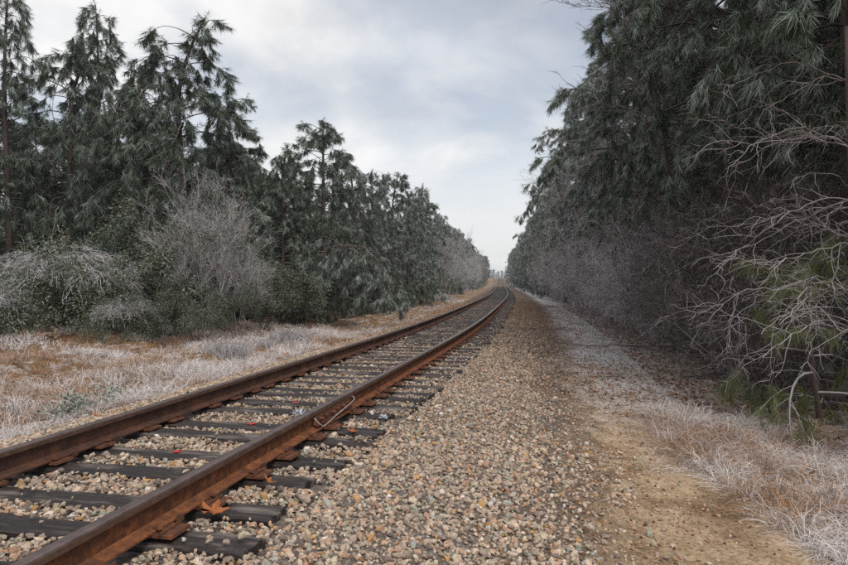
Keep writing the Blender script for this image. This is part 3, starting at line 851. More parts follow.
# ------------------------------------------------------------------ vegetation builders
DOWN = np.array([0, 0, -1.0])
def pine_parts(seed, H=10, base=.22, Lmax=2.4, nb=74, droop=.75, lean=(0, 0), trunkfn=None, K=29, needle=(.13, .22), w=.0060, frost=1.0, SH=1.0, taper=1.0, topbend=.5):
    r = np.random.default_rng(seed)
    ts = np.linspace(0, 1, 16)
    ph = r.uniform(0, 6, 2)
    if trunkfn is None:
        bd = r.uniform(0, 2 * PI)
        def trunkfn(t_):
            t_ = np.asarray(t_, float)
            bx_ = topbend * np.clip(t_ - .72, 0, 1) ** 1.6 * 6
            return np.stack([lean[0] * H * t_ ** 1.5 + .08 * np.sin(t_ * 5 + ph[0]) + bx_ * math.cos(bd),
                             lean[1] * H * t_ ** 1.5 + .08 * np.sin(t_ * 4 + ph[1]) + bx_ * math.sin(bd),
                             H * t_ - .35 * topbend * np.clip(t_ - .8, 0, 1) ** 1.5 * 6], -1)
    tk = G(); tk.tube(trunkfn(ts) - np.array([0, 0, .15]) * (ts < .01)[:, None], .013 * H * (1 - .88 * ts) + .008, 8)
    br = G(); TP = []; TD = []; TF = []
    for i in range(nb):
        tt = base + (.985 - base) * (i + r.uniform(0, 1)) / nb
        p0 = trunkfn(tt)
        az = i * 2.39996 + r.normal(0, .35)
        prof_ = (1 - (tt - base) / (1 - base)) ** .55 * taper + .16
        L = Lmax * prof_ * (r.uniform(.45, 1.2) if r.random() > .12 else 1.4)
        if tt < base + .12: L *= r.uniform(.4, .9)
        d = np.array([math.cos(az), math.sin(az), 0])
        up = r.uniform(.35, .9) if tt > .55 else r.uniform(.05, .5)
        dr = droop * r.uniform(.6, 1.45)
        q = np.linspace(0, 1, 7)[:, None]
        side = np.array([-d[1], d[0], 0]) * r.normal(0, .2)
        path = p0 + d * L * (q - .24 * q ** 3) + side * L * q ** 2 + np.array([0, 0, 1.0]) * L * (up * q - dr * q ** 2.3)
        path += r.normal(0, .02, (7, 3)) * q
        br.tube(path, np.linspace(.011 * L + .006, .004, 7), 4)
        nsub = int(3 + L * 2.6)
        for j in range(nsub):
            tq = r.uniform(.30, 1.0) ** .8
            if j == 0: tq = .999
            k0 = tq * 6; a_ = int(min(k0, 5)); fpt = k0 - a_
            ps = path[a_] * (1 - fpt) + path[a_ + 1] * fpt
            tan = unit(path[a_ + 1] - path[a_])
            sgn = 1 if j % 2 else -1
            sd = unit(tan * .8 + np.array([-tan[1], tan[0], 0]) * sgn * r.uniform(.4, 1.1) + np.array([0, 0, .15]) + r.normal(0, .15, 3))
            l2 = (.16 + .26 * L * (1.1 - tq)) * r.uniform(.6, 1.3)
            qq = np.linspace(0, 1, 4)[:, None]
            sp = ps + sd * l2 * qq + DOWN * l2 * (dr * .7) * qq ** 2
            br.tube(sp, np.linspace(.005, .0025, 4), 3)
            for m_ in range(r.integers(5, 8)):
                tf = r.uniform(.45, 1.0)
                kk = tf * 3; aa = int(min(kk, 2)); ff = kk - aa
                TP.append(sp[aa] * (1 - ff) + sp[aa + 1] * ff)
                TD.append(unit(sp[aa + 1] - sp[aa]))
                TF.append(.15 + tf * .2 + tq * .35 + .3 * (tt > .3))
    for m_ in range(26):                                        # needles round the leader
        tt = 1 - .16 * r.random() ** 1.3
        TP.append(trunkfn(tt)); TD.append(unit(np.array([r.normal(0, .6), r.normal(0, .6), 1.0]))); TF.append(.7)
    TP = np.array(TP); TD = np.array(TD); TF = np.array(TF)
    n = len(TP)
    tf_r = np.clip(TF * (.12 * r.random(n) + 1.4 * np.clip(r.uniform(-.75, 1.0, n), 0, 1)) * frost, 0, 1)
    tint = r.random(n)
    SL_ = r.uniform(.16, .30, (n, 1)) * SH                     # the shoot that carries the needles
    ex = unit(TD * .8 + DOWN * r.uniform(-.25, .95, (n, 1)) + r.normal(0, .42, (n, 3)))
    Vs_, Fs_ = spikes(TP, TP + ex * SL_, .0035, None, r); br.add(Vs_, Fs_)
    A = np.repeat(ex, K, 0)
    P = np.repeat(TP, K, 0) + A * np.repeat(SL_, K, 0) * r.uniform(-.1, 1.0, (n * K, 1))
    perp = unit(np.cross(A, r.normal(size=(n * K, 3))))
    D = unit(A * r.uniform(.35, 1.1, (n * K, 1)) + perp * r.uniform(.35, .85, (n * K, 1)) + DOWN * r.uniform(.1, .6, (n * K, 1)))
    Ln = r.uniform(*needle, (n * K, 1))
    sdv = unit(np.cross(D, r.normal(size=(n * K, 3)))) * w
    tip = P + D * Ln + DOWN * .15 * Ln
    V = np.stack([P + sdv, P - sdv, tip], 1).reshape(-1, 3)
    F = np.arange(n * K * 3).reshape(-1, 3)
    fr = np.repeat(tf_r, K)[:, None] * np.array([[.5, .5, 1.0]])
    nd = G(); nd.add(V, F, frost=fr.ravel(), tint=np.repeat(np.repeat(tint, K), 3))
    return tk, br, nd
def make_tree(name, parts, mats, partnames):
    root = ob(name, None)
    for g2, mt, pn in zip(parts, mats, partnames):
        ob(pn, g2.mesh(pn, mt, smooth=(pn == 'trunk')), root)
    return root
PN = ('trunk', 'branches', 'crown'); PM = ('pine_bark', 'pine_limb', 'pine_needles')

def bush_parts(seed, H=4.5, stems=6, spread=.5, droop=.25, levels=3, kids=(9, 8, 6), rad=.018, fine=.0022, arch=1.0, leafy=0, jag=.12):
    """bare branching shrub: tubes for limbs, thin three-sided twigs for the ends"""
    r = np.random.default_rng(seed)
    limbs = G(); A = []; B = []; RA = []; RB_ = []; tips = []
    def grow(p, d, L, rd, lev):
        n = (5, 4, 4, 3)[min(lev, 3)]
        pts = [p]; dd = d
        for k in range(n):
            dd = unit(d * .9 + dd * .35 + r.normal(0, jag * 1.5, 3) + DOWN * droop * (k / n) * arch * (1.3 if lev else .8))
            pts.append(pts[-1] + dd * L / n)
        pts = np.array(pts)
        if lev < 2:
            limbs.tube(pts, np.linspace(rd, rd * .45, n + 1), 5 if lev == 0 else 3)
        else:
            for k in range(n):
                A.append(pts[k]); B.append(pts[k + 1]); RA.append(rd * (1 - .18 * k)); RB_.append(rd * (1 - .18 * (k + 1)))
        if lev >= levels: tips.append((pts[-1], dd)); return
        for k in range(kids[lev]):
            tq = r.uniform(.22, 1.0) ** .8 * n; a_ = int(min(tq, n - 1)); f_ = tq - a_
            ps = pts[a_] * (1 - f_) + pts[a_ + 1] * f_
            tn = unit(pts[a_ + 1] - pts[a_])
            pv_ = unit(np.cross(tn, r.normal(size=3)))
            nd_ = unit(tn * r.uniform(.5, 1.0) + pv_ * r.uniform(.45, .95) + np.array([0, 0, .12]))
            grow(ps, nd_, L * r.uniform(.30, .52) * (1.15 - .35 * tq / n), max(fine, rd * .42), lev + 1)
    for k in range(stems):
        a = k * 2.4 + r.normal(0, .4)
        d0 = unit(np.array([math.cos(a) * spread, math.sin(a) * spread, 1.0]) + r.normal(0, .1, 3))
        grow(np.array([math.cos(a) * .12, math.sin(a) * .12, -.1]), d0, H * r.uniform(.65, 1.0), rad * r.uniform(.7, 1.1), 0)
    tw = G(); V, F = spikes(np.array(A), np.array(B), np.array(RA), np.array(RB_), r); tw.add(V, F)
    return limbs, tw, tips

def leaf_cloud(P, r, size=(.022, .045), frost=.35, out=None, vr=1.0):
    n = len(P)
    a = unit(r.normal(size=(n, 3)) + np.array([0, 0, -.3])); b_ = unit(np.cross(a, r.normal(size=(n, 3))))
    s = r.uniform(*size, (n, 1))
    V = np.stack([P, P + a * s + b_ * s * .42, P + a * s * 2, P + a * s - b_ * s * .42], 1)
    F = (np.arange(n)[:, None, None] * 4 + np.array([(0, 1, 2), (0, 2, 3)])[None]).reshape(-1, 3)
    g2 = G(); g2.add(V.reshape(-1, 3), F, frost=np.repeat(np.clip(r.normal(frost, .25, n), 0, .9), 4), tint=np.repeat(r.random(n) ** 1.6, 4))
    return g2

def place(o, x, y, rz, sc, zoff=0):
    o.location = (x, y, float(gz(x, y)) + zoff); o.rotation_euler = (0, 0, rz)
    o.scale = (sc, sc, sc) if not isinstance(sc, tuple) else sc
def put_su(o, s, u, rz, sc, zoff=0):
    x, y, _ = track(s, u); place(o, float(x), float(y), rz, sc, zoff)

pines = []
for k, (H, Lm, nb, dr, base, tb, tp) in enumerate([(10, 2.0, 88, .60, .10, .5, 1.05), (9.6, 2.3, 80, .95, .10, 1.1, .95), (10.4, 1.7, 80, .65, .12, .15, 1.0),
                                    (9, 2.2, 88, .95, .05, .9, 1.05), (11.5, 2.7, 88, .60, .36, .4, 1.15), (12.5, 3.2, 92, .62, .36, .5, 1.1)]):
    pines.append((pine_parts(100 + k, H=H, Lmax=Lm, nb=nb, droop=dr, base=base, topbend=tb, taper=tp), H))
pine_meshes = [[g2.mesh(pn, mt, smooth=(pn == 'trunk')) for g2, mt, pn in zip(pp, PM, PN)] for pp, H in pines]
PH = [H for _, H in pines]
def pine(k, x, y, h, rz, label, group=None, name='pine_tree', cat='pine tree', wide=1.0, meshes=None, frosty=False):
    root = ob(name, None)
    for me_, pn in zip(meshes or pine_meshes[k], PN):
        o = ob(pn, me_, root)
        if pn == 'crown' and frosty:
            o.material_slots[0].link = 'OBJECT'; o.material_slots[0].material = MAT['frosty_pine_needles']
    sc = h / PH[k] if meshes is None else 1
    place(root, x, y, rz, (sc * wide, sc * wide, sc), -.05)
    return tag(root, label, cat, group)
def pxd(px, d): return (px - 424) / 640 * d

GL = 'pines along the left side of the track'
GR = 'pines along the right side of the track'
# left front pines (pixel column of the trunk, distance, height, variant)
lp = [(8, 20.5, 10.3, 2, 'thin pine with a bare leader at the far left edge of the wood', .9),
      (68, 21.5, 9.6, 1, 'pine with a rounded drooping head near the left edge', 1.05),
      (97, 22.5, 10.9, 2, 'narrow pointed pine rising highest between two drooping crowns on the left', .75),
      (140, 20.5, 9.0, 3, 'bushy pine behind the frosted bare shrub on the left', .9),
      (176, 21.0, 9.9, 1, 'tall pine whose iced top arches over, left of the open sky', 1.3),
      (232, 23.5, 8.4, 0, 'drooping pine filling the dip left of the lone leaning leader', .95),
      (282, 25.0, 7.0, 3, 'lower pine in the dip of the left treeline', 1.0),
      (322, 27.0, 8.6, 0, 'pine with a leaning leader standing out against the sky mid left', .95),
      (352, 31.0, 8.0, 3, 'frosted weeping pine just right of the leaning leader pine', .9),
      (372, 33.5, 7.9, 1, 'pale frosted pine fourth before the left treeline recedes', .85),
      (392, 38.0, 8.3, 0, 'frosted pine with a small tuft on top, left of mid track', .85),
      (408, 43.0, 8.0, 3, 'dense drooping pine left of the pine with a crooked tip', .85),
      (422, 48.0, 9.0, 2, 'pine with a crooked tip leaning over the lane on the left', .95)]
for q, (px, d, h, k, lab, wd) in enumerate(lp):
    pine(k, pxd(px, d), d, h, q * 1.7 + .4, lab, GL, wide=wd * (1.28 if q >= 7 else 1.08), frosty=(q >= 8))
rr = random.Random(9)
# receding left row and ranks behind
s = 52.0
while s < 330:
    x, y, _ = track(s, -6.6 + rr.uniform(-.5, .5))
    pine(rr.choice([0, 1, 3, 2]), float(x), float(y), rr.uniform(8.2, 9.6) + (1.0 if s > 100 else 0), rr.uniform(0, 6), 'one of the small frosted pines receding along the left of the track', 'receding pines left', wide=.9, frosty=True)
    s += rr.uniform(3.0, 4.2) * (1 + s / 220)
for rank, (dx, du) in enumerate([(0, 3.2), (1, 6.4)]):
    for q in range(26):
        if q < 10:
            X0 = -18.5 + q * 1.25 + rr.uniform(-.3, .3); Y0 = 23.2 + du * .8 + rr.uniform(-.6, .6)
        else:
            a_, b_, _ = track(27 + (q - 10) * 4.2 + rr.uniform(-1, 1), -6.8 - du + rr.uniform(-.6, .6)); X0, Y0 = float(a_), float(b_)
        pine(rr.choice([0, 1, 3, 3]), X0, Y0, rr.uniform(6.6, 8.0), rr.uniform(0, 6), 'one of the dim pines in the ranks behind the left front row', 'pines behind the left front row', wide=1.2)
for q in range(14):
    pine(rr.choice([0, 1, 3, 2]), -16.5 - q * 1.7 + rr.uniform(-.5, .5), 19.5 + q * .5 + rr.uniform(-1, 3), rr.uniform(7.5, 9), rr.uniform(0, 6), 'one of the dim pines in the ranks behind the left front row', 'pines behind the left front row', wide=1.1)
# far end of the lane
for q in range(16):
    X0 = 56 + q * 3.4 + rr.uniform(-1, 1); Y0 = 560 + abs(q - 8) * 3 + rr.uniform(-8, 8)
    pine(rr.choice([0, 3, 4]), X0 - 18, Y0 + 30, rr.uniform(8, 11), rr.uniform(0, 6), 'one of the hazy far trees closing the end of the lane', 'far trees at the end of the lane', wide=1.3)
# right pines
rp = [(9.2, 7.6, 12.5, 5, 'dark pine trunk and crown at the right edge, behind the iced bare branches', 1.0),
      (12.2, 7.6, 13, 5, 'tall dark pine overhanging the top right corner', 1.0),
      (15.2, 6.6, 12.6, 5, 'large pine with frosted boughs reaching out over the gravel at top right', 1.05),
      (18.6, 7.0, 12.2, 4, 'pine behind the largest overhanging right-hand pine', 1.05),
      (22.5, 6.5, 12.0, 4, 'pine below the bare twigs that stick out against the sky', 1.1),
      (27.0, 6.4, 13.0, 4, 'frosted pine half way down the right treeline', 1.0),
      (32.0, 6.2, 13.2, 5, 'drooping pine rising from pale brush on the right', 1.0),
      (38.0, 6.0, 13.2, 4, 'pine with ragged top before the lower grey trees on the right', 1.0),
      (46.0, 5.9, 13.4, 4, 'frosted pine bulging towards the lane on the right', 1.0)]
for q, (s, u, h, k, lab, wd) in enumerate(rp):
    x, y, _ = track(s, u)
    pine(k, float(x), float(y), h, q * 2.1 + .9, lab, GR, wide=wd, frosty=(q >= 5))
s = 57.0
while s < 330:
    x, y, _ = track(s, 6.0 + rr.uniform(-.4, .5))
    pine(rr.choice([0, 1, 3, 4]), float(x), float(y), rr.uniform(12, 14), rr.uniform(0, 6), 'one of the small frosted pines receding along the right of the track', 'receding pines right', wide=.95, frosty=True)
    s += rr.uniform(3.4, 4.6) * (1 + s / 220)
for rank, du in enumerate((3.4, 6.8)):
    for q in range(15):
        s = 8.5 + q * 3.4 + rr.uniform(-.8, .8)
        x, y, _ = track(s, 7.2 + du + rr.uniform(-.6, .6))
        pine(rr.choice([0, 3, 4, 4]), float(x), float(y), rr.uniform(11, 13), rr.uniform(0, 6), 'one of the dim pines in the ranks behind the right front row', 'pines behind the right front row')

# pine bent over by the ice, its head on the ground by the track
def bent(t_):
    t_ = np.asarray(t_, float)
    return np.stack([3.9 * t_ ** 1.4, -1.6 * t_ ** 1.5, 4.6 * np.sin(t_ * PI * .93) * .62 + .1], -1)
bp = pine_parts(300, H=5, base=.22, Lmax=1.25, nb=70, droop=1.0, trunkfn=bent, frost=1.2)
broot = make_tree('bent_pine', bp, ('pine_bark', 'pine_limb', 'frosty_pine_needles'), PN)
place(broot, pxd(300, 24.5), 24.5, 0, 1.0, -.05)
tag(broot, 'young pine bowed by ice until its drooping head brushes the ground by the track', 'pine tree')
# young pine with yellow green needles at the right
yp = pine_parts(310, H=2.3, base=.08, Lmax=1.1, nb=16, droop=.35, K=34, needle=(.10, .16), w=.0022, frost=.5, topbend=.2, SH=.8)
yroot = make_tree('young_pine', yp, ('pine_bark', 'iced_twigs', 'young_pine_needles'), PN)
x, y, _ = track(8.6, 5.9); place(yroot, float(x), float(y), 1.0, 1.0, -.03)
tag(yroot, 'small yellow-green young pine under the iced branches at right', 'pine tree', 'young pines at right')
y2 = copy_tree(yroot); x, y, _ = track(6.9, 6.35); place(y2, float(x), float(y), 3.0, .85, -.03)
tag(y2, 'smaller yellow-green young pine nearer the right edge', 'pine tree', 'young pines at right')

# frosted bare brush
bushes = []
for k, (H, st, sp, dr, kd) in enumerate([(5.2, 8, .33, .25, (12, 9, 6)), (4.2, 8, .45, .40, (11, 9, 6)), (6.6, 7, .26, .18, (13, 9, 6)), (3.0, 8, .65, .40, (10, 8, 5))]):
    l_, t2, tips = bush_parts(400 + k, H=H, stems=st, spread=sp, droop=dr, kids=kd, fine=.0030, rad=.024)
    bushes.append([l_.mesh('limbs', 'frosted_twigs'), t2.mesh('twigs', 'frosted_twigs')])
def bush(k, s, u, sc, rz, label, group, xy=None, name='bare_shrub', meshes=None, over=None):
    root = ob(name, None)
    if over is None and meshes is None and u > 0 and s < 17: over = 'shaded_twigs'  # near right bushes get the twig colour with shade painted in
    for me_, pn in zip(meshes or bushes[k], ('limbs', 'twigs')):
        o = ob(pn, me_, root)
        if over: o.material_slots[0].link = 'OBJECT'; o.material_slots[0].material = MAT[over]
    if xy: place(root, xy[0], xy[1], rz, sc)
    else: put_su(root, s, u, rz, sc)
    return tag(root, label, 'shrub', group)
NL = ['frosted twiggy shrub standing right behind the young yellow-green pines', 'grey twiggy shrub between the young pines and the long dead branch on the litter',
      'frosted shrub just beyond the three ice-coated saplings, by the forked dead branch', 'pale twiggy shrub opposite the thin stick on the frosted strip']
s = 9.8; i_ = 0
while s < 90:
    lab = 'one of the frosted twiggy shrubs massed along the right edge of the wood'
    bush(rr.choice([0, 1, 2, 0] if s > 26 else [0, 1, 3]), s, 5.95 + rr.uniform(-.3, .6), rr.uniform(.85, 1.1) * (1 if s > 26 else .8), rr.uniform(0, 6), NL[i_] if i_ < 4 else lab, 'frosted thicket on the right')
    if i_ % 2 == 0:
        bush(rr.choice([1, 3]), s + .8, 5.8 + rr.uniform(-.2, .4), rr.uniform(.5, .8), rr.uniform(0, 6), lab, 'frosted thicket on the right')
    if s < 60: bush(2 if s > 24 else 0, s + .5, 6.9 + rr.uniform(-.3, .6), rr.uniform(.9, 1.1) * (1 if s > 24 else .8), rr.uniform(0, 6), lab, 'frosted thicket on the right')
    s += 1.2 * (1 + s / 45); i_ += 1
for q in range(12):
    s = 60 + q * 8
    bush(rr.choice([0, 2]), s, -5.7 + rr.uniform(-.3, .3), rr.uniform(.75, 1.05), rr.uniform(0, 6), 'one of the pale bare shrubs far along the left side', 'pale shrubs far on the left', over='white_twigs')

# tall bare tree on the right whose twigs stick out against the sky
def tall(seed, H, lean):
    r = np.random.default_rng(seed); g2 = G(); A = []; B = []; RA = []; RB_ = []
    tq = np.linspace(0, 1, 12)[:, None]
    P = np.c_[lean * H * tq ** 1.7 * 1.0, .15 * np.sin(tq * 6), H * tq - .25]
    g2.tube(P, np.linspace(.085, .012, 12), 7)
    br = G()
    for k in range(30):
        a_ = r.uniform(.68, 1.0); p0 = P[int(a_ * 11)]
        az = r.uniform(0, 2 * PI); L = 2.0 * (1.15 - a_) + 1.1
        d = unit(np.array([math.cos(az) - .5, math.sin(az), r.uniform(.2, 1.0)]))
        q = np.linspace(0, 1, 6)[:, None]
        pth = p0 + d * L * q + DOWN * .22 * L * q ** 2 + np.cumsum(r.normal(0, .03, (6, 3)), 0)
        br.tube(pth, np.linspace(.016, .004, 6), 4)
        for j in range(16):
            b0 = pth[r.integers(1, 6)]; dd = unit(d + r.normal(0, .45, 3)); l2 = r.uniform(.25, .8)
            b1 = b0 + dd * l2 * .5; b2 = b1 + unit(dd + r.normal(0, .25, 3)) * l2 * .5
            A += [b0, b1]; B += [b1, b2]; RA += [.0055, .0045]; RB_ += [.0045, .003]
            for _ in range(3):
                c0 = b0 + (b2 - b0) * r.uniform(.3, .9); c1 = c0 + unit(dd + r.normal(0, .6, 3)) * r.uniform(.1, .3)
                A.append(c0); B.append(c1); RA.append(.004); RB_.append(.0025)
    V, F = spikes(np.array(A), np.array(B), np.array(RA), np.array(RB_), r); tw = G(); tw.add(V, F)
    return g2, br, tw
tparts = tall(500, 8.6, -.20)
tt_ = make_tree('bare_tree', tparts, ('pine_bark', 'iced_twigs', 'iced_twigs'), ('trunk', 'branches', 'twigs'))
put_su(tt_, 16.2, 6.0, .15, 1.06)
tag(tt_, 'leafless tree whose reddish frosted twigs jut against the sky at upper right', 'tree')

# iced branches close on the right
def iced(seed, H, dirx, n=9):
    r = np.random.default_rng(seed); g2 = G(); tw = G(); A = []; B = []; RA = []; RB_ = []
    tq = np.linspace(0, 1, 9)[:, None]
    P = np.c_[.10 * np.sin(tq * 4), .12 * np.sin(tq * 3), H * tq - .2]
    g2.tube(P, np.linspace(.055, .02, 9), 7)
    br = G()
    def zig(p, d, L, rad, lev):
        nseg = max(4, int(L / .09)); pts = [p]; dd = d
        for k in range(nseg):
            dd = unit(d + dd * .25 + r.normal(0, .30, 3) + DOWN * (1.0 if lev < 2 else .5) * (k / nseg) ** 1.3)
            pts.append(pts[-1] + dd * L / nseg)
        pts = np.array(pts)
        br.tube(pts, np.linspace(rad, rad * .5, nseg + 1), 5 if lev < 2 else 4)
        if lev < 3:
            for k in range(int(L * (6.0 if lev < 2 else 10))):
                kk = r.integers(1, nseg + 1); tn = unit(pts[kk] - pts[kk - 1])
                pv_ = unit(np.cross(tn, r.normal(size=3)))
                zig(pts[kk], unit(tn * .7 + pv_ * .75), L * r.uniform(.2, .42), max(rad * .55, .0024), lev + 1)
    for k in range(n):
        hh = r.uniform(.35, 1.0); p0 = P[int(hh * 8)]
        az = PI + dirx + r.normal(0, .55)
        d = unit(np.array([math.cos(az), math.sin(az), r.uniform(-.1, .55)]))
        zig(p0, d, r.uniform(1.1, 2.0), .0070, 1)
    return g2, br
for q, (seed, s, u, H, n, lab) in enumerate([(601, 7.0, 5.75, 3.7, 11, 'leafless sapling with ice-coated zigzag branches hanging at the right edge'),
                               (602, 8.4, 6.2, 5.0, 12, 'taller ice-coated sapling reaching left above the young pines'),
                               (603, 10.8, 6.0, 3.4, 8, 'ice-coated sapling set back left of the two nearest iced ones')]):
    parts = iced(seed, H, .25, n)
    rt_ = make_tree('iced_sapling', parts, ('pine_bark', 'iced_twigs'), ('trunk', 'branches'))
    put_su(rt_, s, u, -.2 + q * .2, 1.0)
    tag(rt_, lab, 'sapling', 'ice-coated saplings on the right')

# left: frosted fan-shaped shrub, vine mound, evergreen shrubs
l_, t2, tips = bush_parts(700, H=4.2, stems=9, spread=.30, droop=-.02, kids=(12, 9, 6), fine=.0032, rad=.017, jag=.09)
fan = [l_.mesh('limbs', 'white_twigs'), t2.mesh('twigs', 'white_twigs')]
bush(0, 0, 0, (.72, .72, .95), .5, 'large grey-white bare shrub fanning upwards in front of the left pines', 'frosted shrubs on the left', xy=(pxd(206, 17.8), 17.8), meshes=fan)
bush(0, 0, 0, .62, 2.5, 'smaller frosted bare shrub at the foot of the large fanning one', 'frosted shrubs on the left', xy=(pxd(236, 18.6), 18.6), meshes=fan)
def evergreen(seed, H, W_, n, frost=.38, size=(.03, .06)):
    r = np.random.default_rng(seed)
    l_, t2, tips = bush_parts(seed, H=H * .85, stems=7, spread=W_ / H, droop=.1, kids=(7, 6, 4), fine=.003, rad=.02)
    Vt = np.concatenate(t2.V)
    c = Vt[r.integers(0, len(Vt), n // 26)]
    P = np.repeat(c, 26, 0) + r.normal(0, .11, (n // 26 * 26, 3))
    return l_, t2, leaf_cloud(P, r, size, frost)
ev = evergreen(800, 4.2, 2.0, 13000)
evr = make_tree('evergreen_shrub', ev, ('pine_bark', 'pine_bark', 'evergreen_leaves'), ('limbs', 'twigs', 'leaves'))
place(evr, pxd(150, 19.2), 19.2, 0, 1.0)
tag(evr, 'dark glossy evergreen shrub between the vine mound and the bare fan shrub', 'shrub', 'evergreen shrubs on the left')
for px, d, sc, rz, lab in [(192, 18.9, .95, 2, 'yellow-green leafy shrub just behind the large frosted fan shrub'),
                           (262, 21.4, .72, 4, 'leafy vine-hung shrub right of the frosted fan shrub'),
                           (285, 22.6, .6, 5, 'green shrub at the foot of the bowed young pine'),
                           (110, 20.5, .8, 1, 'dark leafy shrub above the vine mound at left')]:
    e2 = copy_tree(evr); place(e2, pxd(px, d), d, rz, sc); tag(e2, lab, 'shrub', 'evergreen shrubs on the left')
for px, d, sc, rz, lab in [(196, 16.9, .42, 3, 'low green shrub under the frosted fan shrub'), (238, 17.6, .40, 1.4, 'low leafy shrub on the brown grass right of the fan shrub')]:
    e2 = copy_tree(evr); place(e2, pxd(px, d), d, rz, sc); tag(e2, lab, 'shrub', 'evergreen shrubs on the left')
# vine mound
def mound(seed, a, b_, h, nst, nlf):
    r = np.random.default_rng(seed)
    st = G(); P = []
    Aa = []; Bb = []
    for k in range(nst):
        az = r.uniform(0, 2 * PI); rr2 = r.random() ** .5 * .7
        c = np.array([a * rr2 * math.cos(az), b_ * rr2 * math.sin(az), h * math.sqrt(1 - rr2 ** 2) * r.uniform(.8, 1.12)])
        az2 = az + r.normal(0, .6); L = r.uniform(.3, .95)
        q = np.linspace(0, 1, 7)[:, None]
        d = np.array([math.cos(az2), math.sin(az2), r.uniform(0, .5)])
        pth = c + d * L * q + DOWN * L * r.uniform(.3, 1.1) * q ** 2 + np.cumsum(r.normal(0, .045, (7, 3)), 0)
        Aa += list(pth[:-1]); Bb += list(pth[1:])
        for _ in range(4):
            p0 = pth[r.integers(1, 6)]; dd = unit(d + r.normal(0, .6, 3) + DOWN * .6); Aa.append(p0); Bb.append(p0 + dd * r.uniform(.1, .3))
    V, F = spikes(np.array(Aa), np.array(Bb), .0052, .0042, r); st.add(V, F)
    az = r.uniform(0, 2 * PI, nlf); ct = r.uniform(.02, 1, nlf); sn = np.sqrt(1 - ct ** 2); sh = r.uniform(.78, 1.12, nlf) * (1 + .16 * np.sin(az * 3) + .12 * np.sin(az * 7 + ct * 5))
    P = np.c_[a * sn * np.cos(az) * sh, b_ * sn * np.sin(az) * sh, h * ct * sh]
    keep = vn(P[:, 0] + 50, P[:, 1] + P[:, 2] + 50, 2.2) > .22
    return st, leaf_cloud(P[keep], r, (.025, .05), .36)
mp_ = mound(900, 2.6, 1.6, 2.15, 560, 30000)
mr_ = make_tree('vine_mound', mp_, ('white_twigs', 'evergreen_leaves'), ('stems', 'leaves'))
place(mr_, pxd(62, 17.6), 17.6, .1, 1.0, -.1)
tag(mr_, 'broad green vine thicket capped with white frosted stems at far left', 'vine thicket', 'vine thickets at left')
m2_ = copy_tree(mr_); place(m2_, pxd(-20, 16.2), 16.2, 2.2, (.62, .7, .62), -.1)
tag(m2_, 'low frosted vine thicket cut by the left edge of the picture', 'vine thicket', 'vine thickets at left')
m3_ = copy_tree(mr_); place(m3_, pxd(128, 16.8), 16.8, 1.2, (.42, .42, .48), -.1)
tag(m3_, 'small frosted vine hump right of the broad vine thicket', 'vine thicket', 'vine thickets at left')

# frosted low mounds of stems on the left verge
def frost_dome(seed, R_, H_, n):
    r = np.random.default_rng(seed); A = []; B = []
    for k in range(n):
        az = r.uniform(0, 2 * PI); c5 = r.integers(0, 5); p0 = np.r_[np.array([(0, 0), (.5, .2), (-.45, .3), (.2, -.5), (-.3, -.3)][c5]) * R_ + r.normal(0, R_ * .3, 2), 0]
        L = r.uniform(.3, .95) * R_; d = np.array([math.cos(az), math.sin(az), 0])
        q = np.linspace(0, 1, 6)[:, None]
        hh = H_ * r.uniform(.6, 1.25)
        pth = p0 + d * L * q + np.array([0, 0, 1.0]) * hh * 4 * (q * .9) * (1 - q * .9) * .9 + np.cumsum(r.normal(0, .035, (6, 3)), 0)
        A += list(pth[:-1]); B += list(pth[1:])
    V, F = spikes(np.array(A), np.array(B), .0038, .0034, r)
    return mesh_np('stems', V, F, 'white_twigs')
dome = frost_dome(950, .62, .40, 700)
for px, py, z, sc, lab in [(228, 357, -.42, .72, 'rounded white frosted mound of stems, nearest on the left verge'),
                        (292, 343, -.42, .75, 'low white frosted mound of stems right of the larger rounded one'),
                        (262, 349, -.42, .42, 'small frosted tuft between the two white mounds'),
                        (168, 340, -.42, .95, 'wide matted frosted mound at the foot of the vine thicket'),
                        (440, 302, -.42, 1.3, 'frosted clump of stems far along the left verge')]:
    p = px2w(px, py, z)
    o = ob('frosted_mound', dome, None); place(o, float(p[0]), float(p[1]), rr.uniform(0, 6), sc)
    tag(o, lab, 'frosted shrub', 'frosted mounds on the left verge')
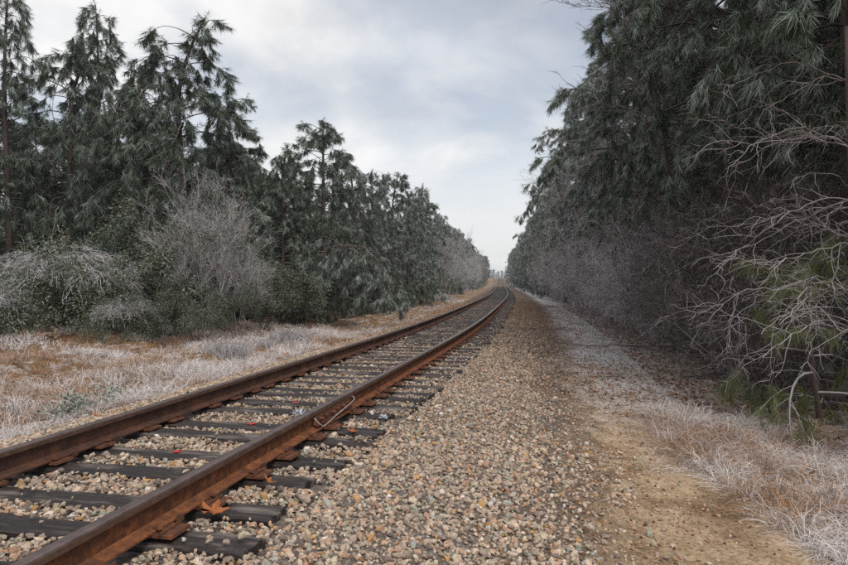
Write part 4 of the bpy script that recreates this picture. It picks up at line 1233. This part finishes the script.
# small green weeds by the left rail
def weed(seed):
    r = np.random.default_rng(seed); st = G()
    A = np.c_[r.normal(0, .03, (26, 2)), np.zeros(26)]; B = A + np.c_[r.normal(0, .16, (26, 2)), r.uniform(.05, .22, 26)]
    V, F = spikes(A, B, .004, .002, r); st.add(V, F)
    ci = r.integers(0, 26, 300)
    return st, leaf_cloud(A[ci] + (B - A)[ci] * r.uniform(.3, 1.05, (300, 1)), r, (.014, .03), .75)
wroot = make_tree('frosted_weed', weed(5), ('white_twigs', 'evergreen_leaves'), ('stems', 'leaves'))
for q, (px, py, lab) in enumerate([(58, 418, 'frosted green weed beyond the left rail, nearest the camera'), (86, 409, 'frosted green weed just past the nearest one'), (118, 398, 'frosted weed furthest of three beyond the left rail')]):
    p = px2w(px, py, -.35); o = wroot if q == 0 else copy_tree(wroot); place(o, float(p[0]), float(p[1]), rr.uniform(0, 6), 1.3)
    tag(o, lab, 'weed', 'frosted weeds by the left rail')

# fallen sticks
def stick(seed, L, rad, forks=3):
    r = np.random.default_rng(seed); g2 = G()
    P = np.c_[np.linspace(-L / 2, L / 2, 8), np.cumsum(r.normal(0, L * .015, 8)), rad + np.cumsum(np.abs(r.normal(0, .008, 8)))]
    g2.tube(P, np.linspace(rad, rad * .5, 8), 7)
    for k in range(forks):
        p0 = P[r.integers(3, 7)]; d = unit(np.array([.8, r.uniform(-.8, .8), r.uniform(0, .35)]))
        g2.tube(p0 + d * np.linspace(0, L * .25, 4)[:, None] + np.cumsum(r.normal(0, .008, (4, 3)), 0), np.linspace(rad * .5, rad * .25, 4), 5)
    return g2.mesh('fallen_branch', 'dead_wood')
sk = [stick(1, 1.9, .05, 1), stick(2, 1.6, .022, 4), stick(3, 2.6, .035, 3)]
for k, px, py, z, rz, sc, lab in [(0, 551, 309, -.4, -1.25, .9, 'short dark log lying on the frosted strip right of the track'),
                             (1, 585, 352, -.45, -.9, .8, 'thin dead stick on frost in front of the thicket'),
                             (2, 640, 350, -.5, -.35, .9, 'forked dead branch at the foot of the grey thicket'),
                             (1, 690, 378, -.5, .2, 1.0, 'dead twiggy branch below the thicket near the straw'),
                             (2, 790, 400, -.5, .15, .8, 'long dead branch under the young pines at right'),
                             (1, 600, 383, -.4, -.2, .45, 'small dark stick at the brown edge of the frosted strip')]:
    p = px2w(px, py, z); o = ob('fallen_branch', sk[k]); place(o, float(p[0]), float(p[1]), rz, sc)
    tag(o, lab, 'branch', 'dead branches lying on the right')
